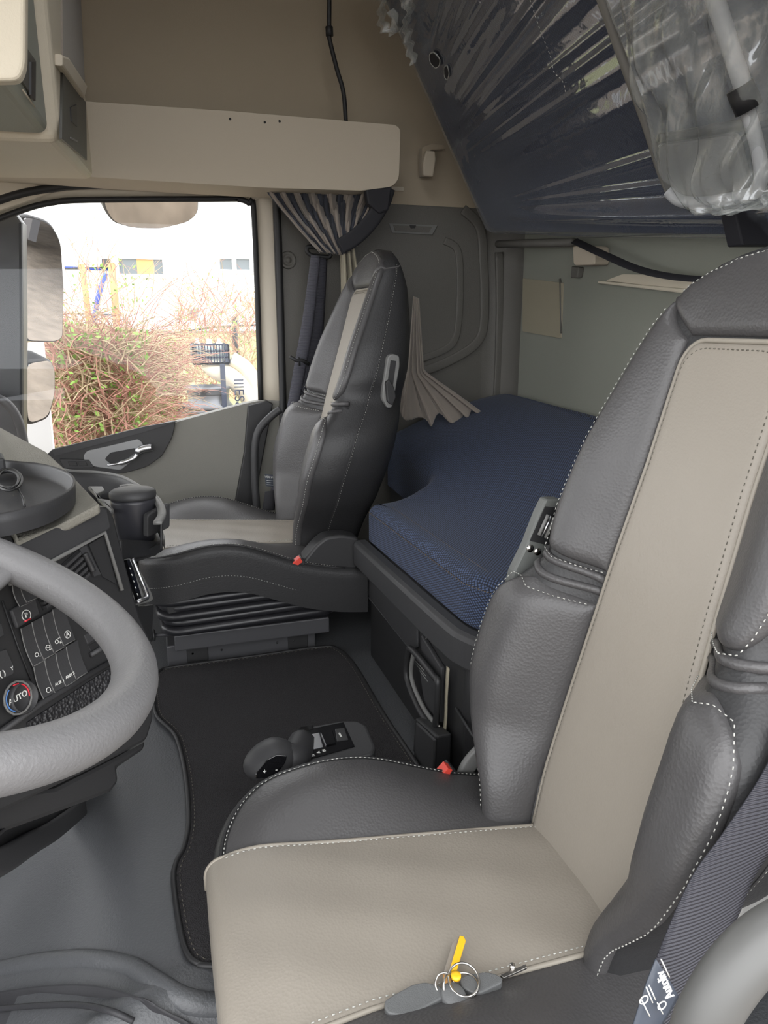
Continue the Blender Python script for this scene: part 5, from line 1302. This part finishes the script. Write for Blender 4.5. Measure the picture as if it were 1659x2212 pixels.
for z in (0, .33, .66, 1): g.box((a.x, 7.15, lerp(b.z, a.z, z)-.008), (b.x, 7.17, lerp(b.z, a.z, z)+.008)); g.box((a.x, 7.45, lerp(b.z, a.z, z)-.008), (b.x, 7.47, lerp(b.z, a.z, z)+.008))
for i in range(13): xx = lerp(a.x, b.x, i/12); g.box((xx-.006, 7.15, b.z), (xx+.006, 7.17, a.z)); g.box((xx-.006, 7.45, b.z), (xx+.006, 7.47, a.z))
g.box((a.x, 7.15, b.z-.01), (b.x, 7.47, b.z+.01)); g.box((a.x-.01, 7.15, b.z), (a.x+.015, 7.47, a.z)); g.box((b.x-.015, 7.15, b.z), (b.x+.01, 7.47, a.z))
g.make('crate_grid', 'crate', ck, smooth=False)
G().box((lerp(a.x, b.x, .72), 7.10, AY(480, 880, 7.1).z), (lerp(a.x, b.x, .86), 7.12, b.z)).make('hanging_strap', 'crate', ck, smooth=False)
for k in range(4):
    p = Vector((lerp(a.x, b.x, .16+.22*k), 7.3, b.z+.02))
    tag(G().lathe(p, [(.03, 0), (.04, .01), (.04, .12), (.034, .16), (.014, .19), (.014, .21)], Vector((.3*math.sin(k*2), 0, 1)), 16).make('plastic_bottle', 'pet', None), 'clear plastic bottle lying among others in the dark crate', 'bottle', 'bottles in the crate')
# white trailer behind, for the mirrors
tr_ = thing('box_trailer', 'white box trailer parked behind the truck, seen in the mirrors', 'trailer', (14, 3.6, -1.4))
G().box((8.2, 3.9, -.4), (18, 6.4, 2.4)).make('box_body', 'trailer', tr_, smooth=False)
for x in (11, 12.3, 16): G().lathe((x, 3.75, -.95), [(.5, 0), (.5, .3), (.3, .3), (.28, .2), (.1, .2)], (0, 1, 0), 32).make('wheel', 'rubber', tr_)
G().box((8.1, 3.8, -.75), (18, 3.9, -.4)).make('side_guard', 'steel', tr_, smooth=False)
ow = thing('truck_side', 'white cab front corner and dark outer pillar seen past the side mirrors', 'cab exterior', (-.5, 2.6, 0))
G().prism([AY(x, y, 2.62) for x, y in ((-200, 380), (30, 455), (48, 480), (50, 700), (50, 960), (-200, 960))], (0, .10, 0)).make('outer_pillar', mat('outer_black', (.018, .02, .023), .35), ow, smooth=False, bevel=.01)
G().prism([AY(x, y, 3.3) for x, y in ((60, 740), (92, 740), (128, 1100), (40, 1100))], (0, .05, 0)).make('white_panel', 'wframe', ow, smooth=False)
G().tube(spline([AY(x, y, 2.52) for x, y in ((-40, 850), (10, 868), (38, 905), (52, 960), (54, 1000))], 6), .014, 10).make('outer_grab_handle', 'plastic_soft', ow)
# mirrors
def mirror(nm, lab_, HP, GP, Y, nrm, hm='plastic', gm='mirror', dep=.10):
    root = thing(nm, lab_, 'mirror', AY(*HP[0], Y))
    c = AY(sum(p[0] for p in GP)/len(GP), sum(p[1] for p in GP)/len(GP), Y)
    n_ = Vector(nrm).normalized()
    H_ = roundpoly([AP(x, y, c-n_*.006, n_) for x, y in HP], .03)
    G().prism(H_, -n_*dep).make('mirror_housing', hm, root, smooth=False, bevel=.012, bseg=3)
    V_ = roundpoly([AP(x, y, c, n_) for x, y in GP], .03)
    G().prism(V_, -n_*.004).make('mirror_glass_plate', gm, root, smooth=False)
    return root
vin = (AY(95, 600, 2.9)-CAM).normalized()
def mn(out_): return (Vector(out_).normalized()-vin).normalized()
mirror('side_mirror', 'tall main side mirror seen through the passenger window', ((36, 470), (60, 462), (110, 478), (134, 520), (141, 620), (138, 732), (120, 741), (48, 738), (36, 690)), ((50, 470), (72, 472), (108, 484), (130, 522), (137, 620), (134, 730), (118, 737), (56, 735)), 2.9, mn((.985, .14, -.26)))
mirror('wide_angle_mirror', 'smaller lower wide angle mirror under the main side mirror', ((40, 790), (60, 780), (110, 774), (122, 800), (122, 850), (108, 905), (62, 922), (44, 900)), ((58, 786), (108, 778), (118, 800), (118, 850), (104, 900), (62, 915), (56, 850)), 2.9, mn((.93, .10, -.42)))
vin = (AY(325, 460, 2.8)-CAM).normalized()
mirror('kerb_mirror', 'kerb mirror with brownish reflection hanging at the top of the window', ((216, 400), (432, 400), (430, 462), (408, 482), (350, 497), (290, 496), (245, 484), (225, 455)), ((220, 400), (428, 400), (426, 460), (405, 479), (350, 493), (292, 492), (248, 480), (229, 452)), 2.8, mn((.5, .45, -.9)), 'greyplastic', 'rampmirror')
G().tube([AY(45, 560, 2.88), AY(44, 800, 2.88)], .02, 10).make('mirror_arm', 'plastic', ow)

kerb = bpy.data.objects['kerb_mirror']
G().tube([AY(325, 430, 2.83), AY(325, 370, 2.75), AY(325, 330, 2.50)], .02, 8).make('mirror_bracket', 'plastic', kerb)
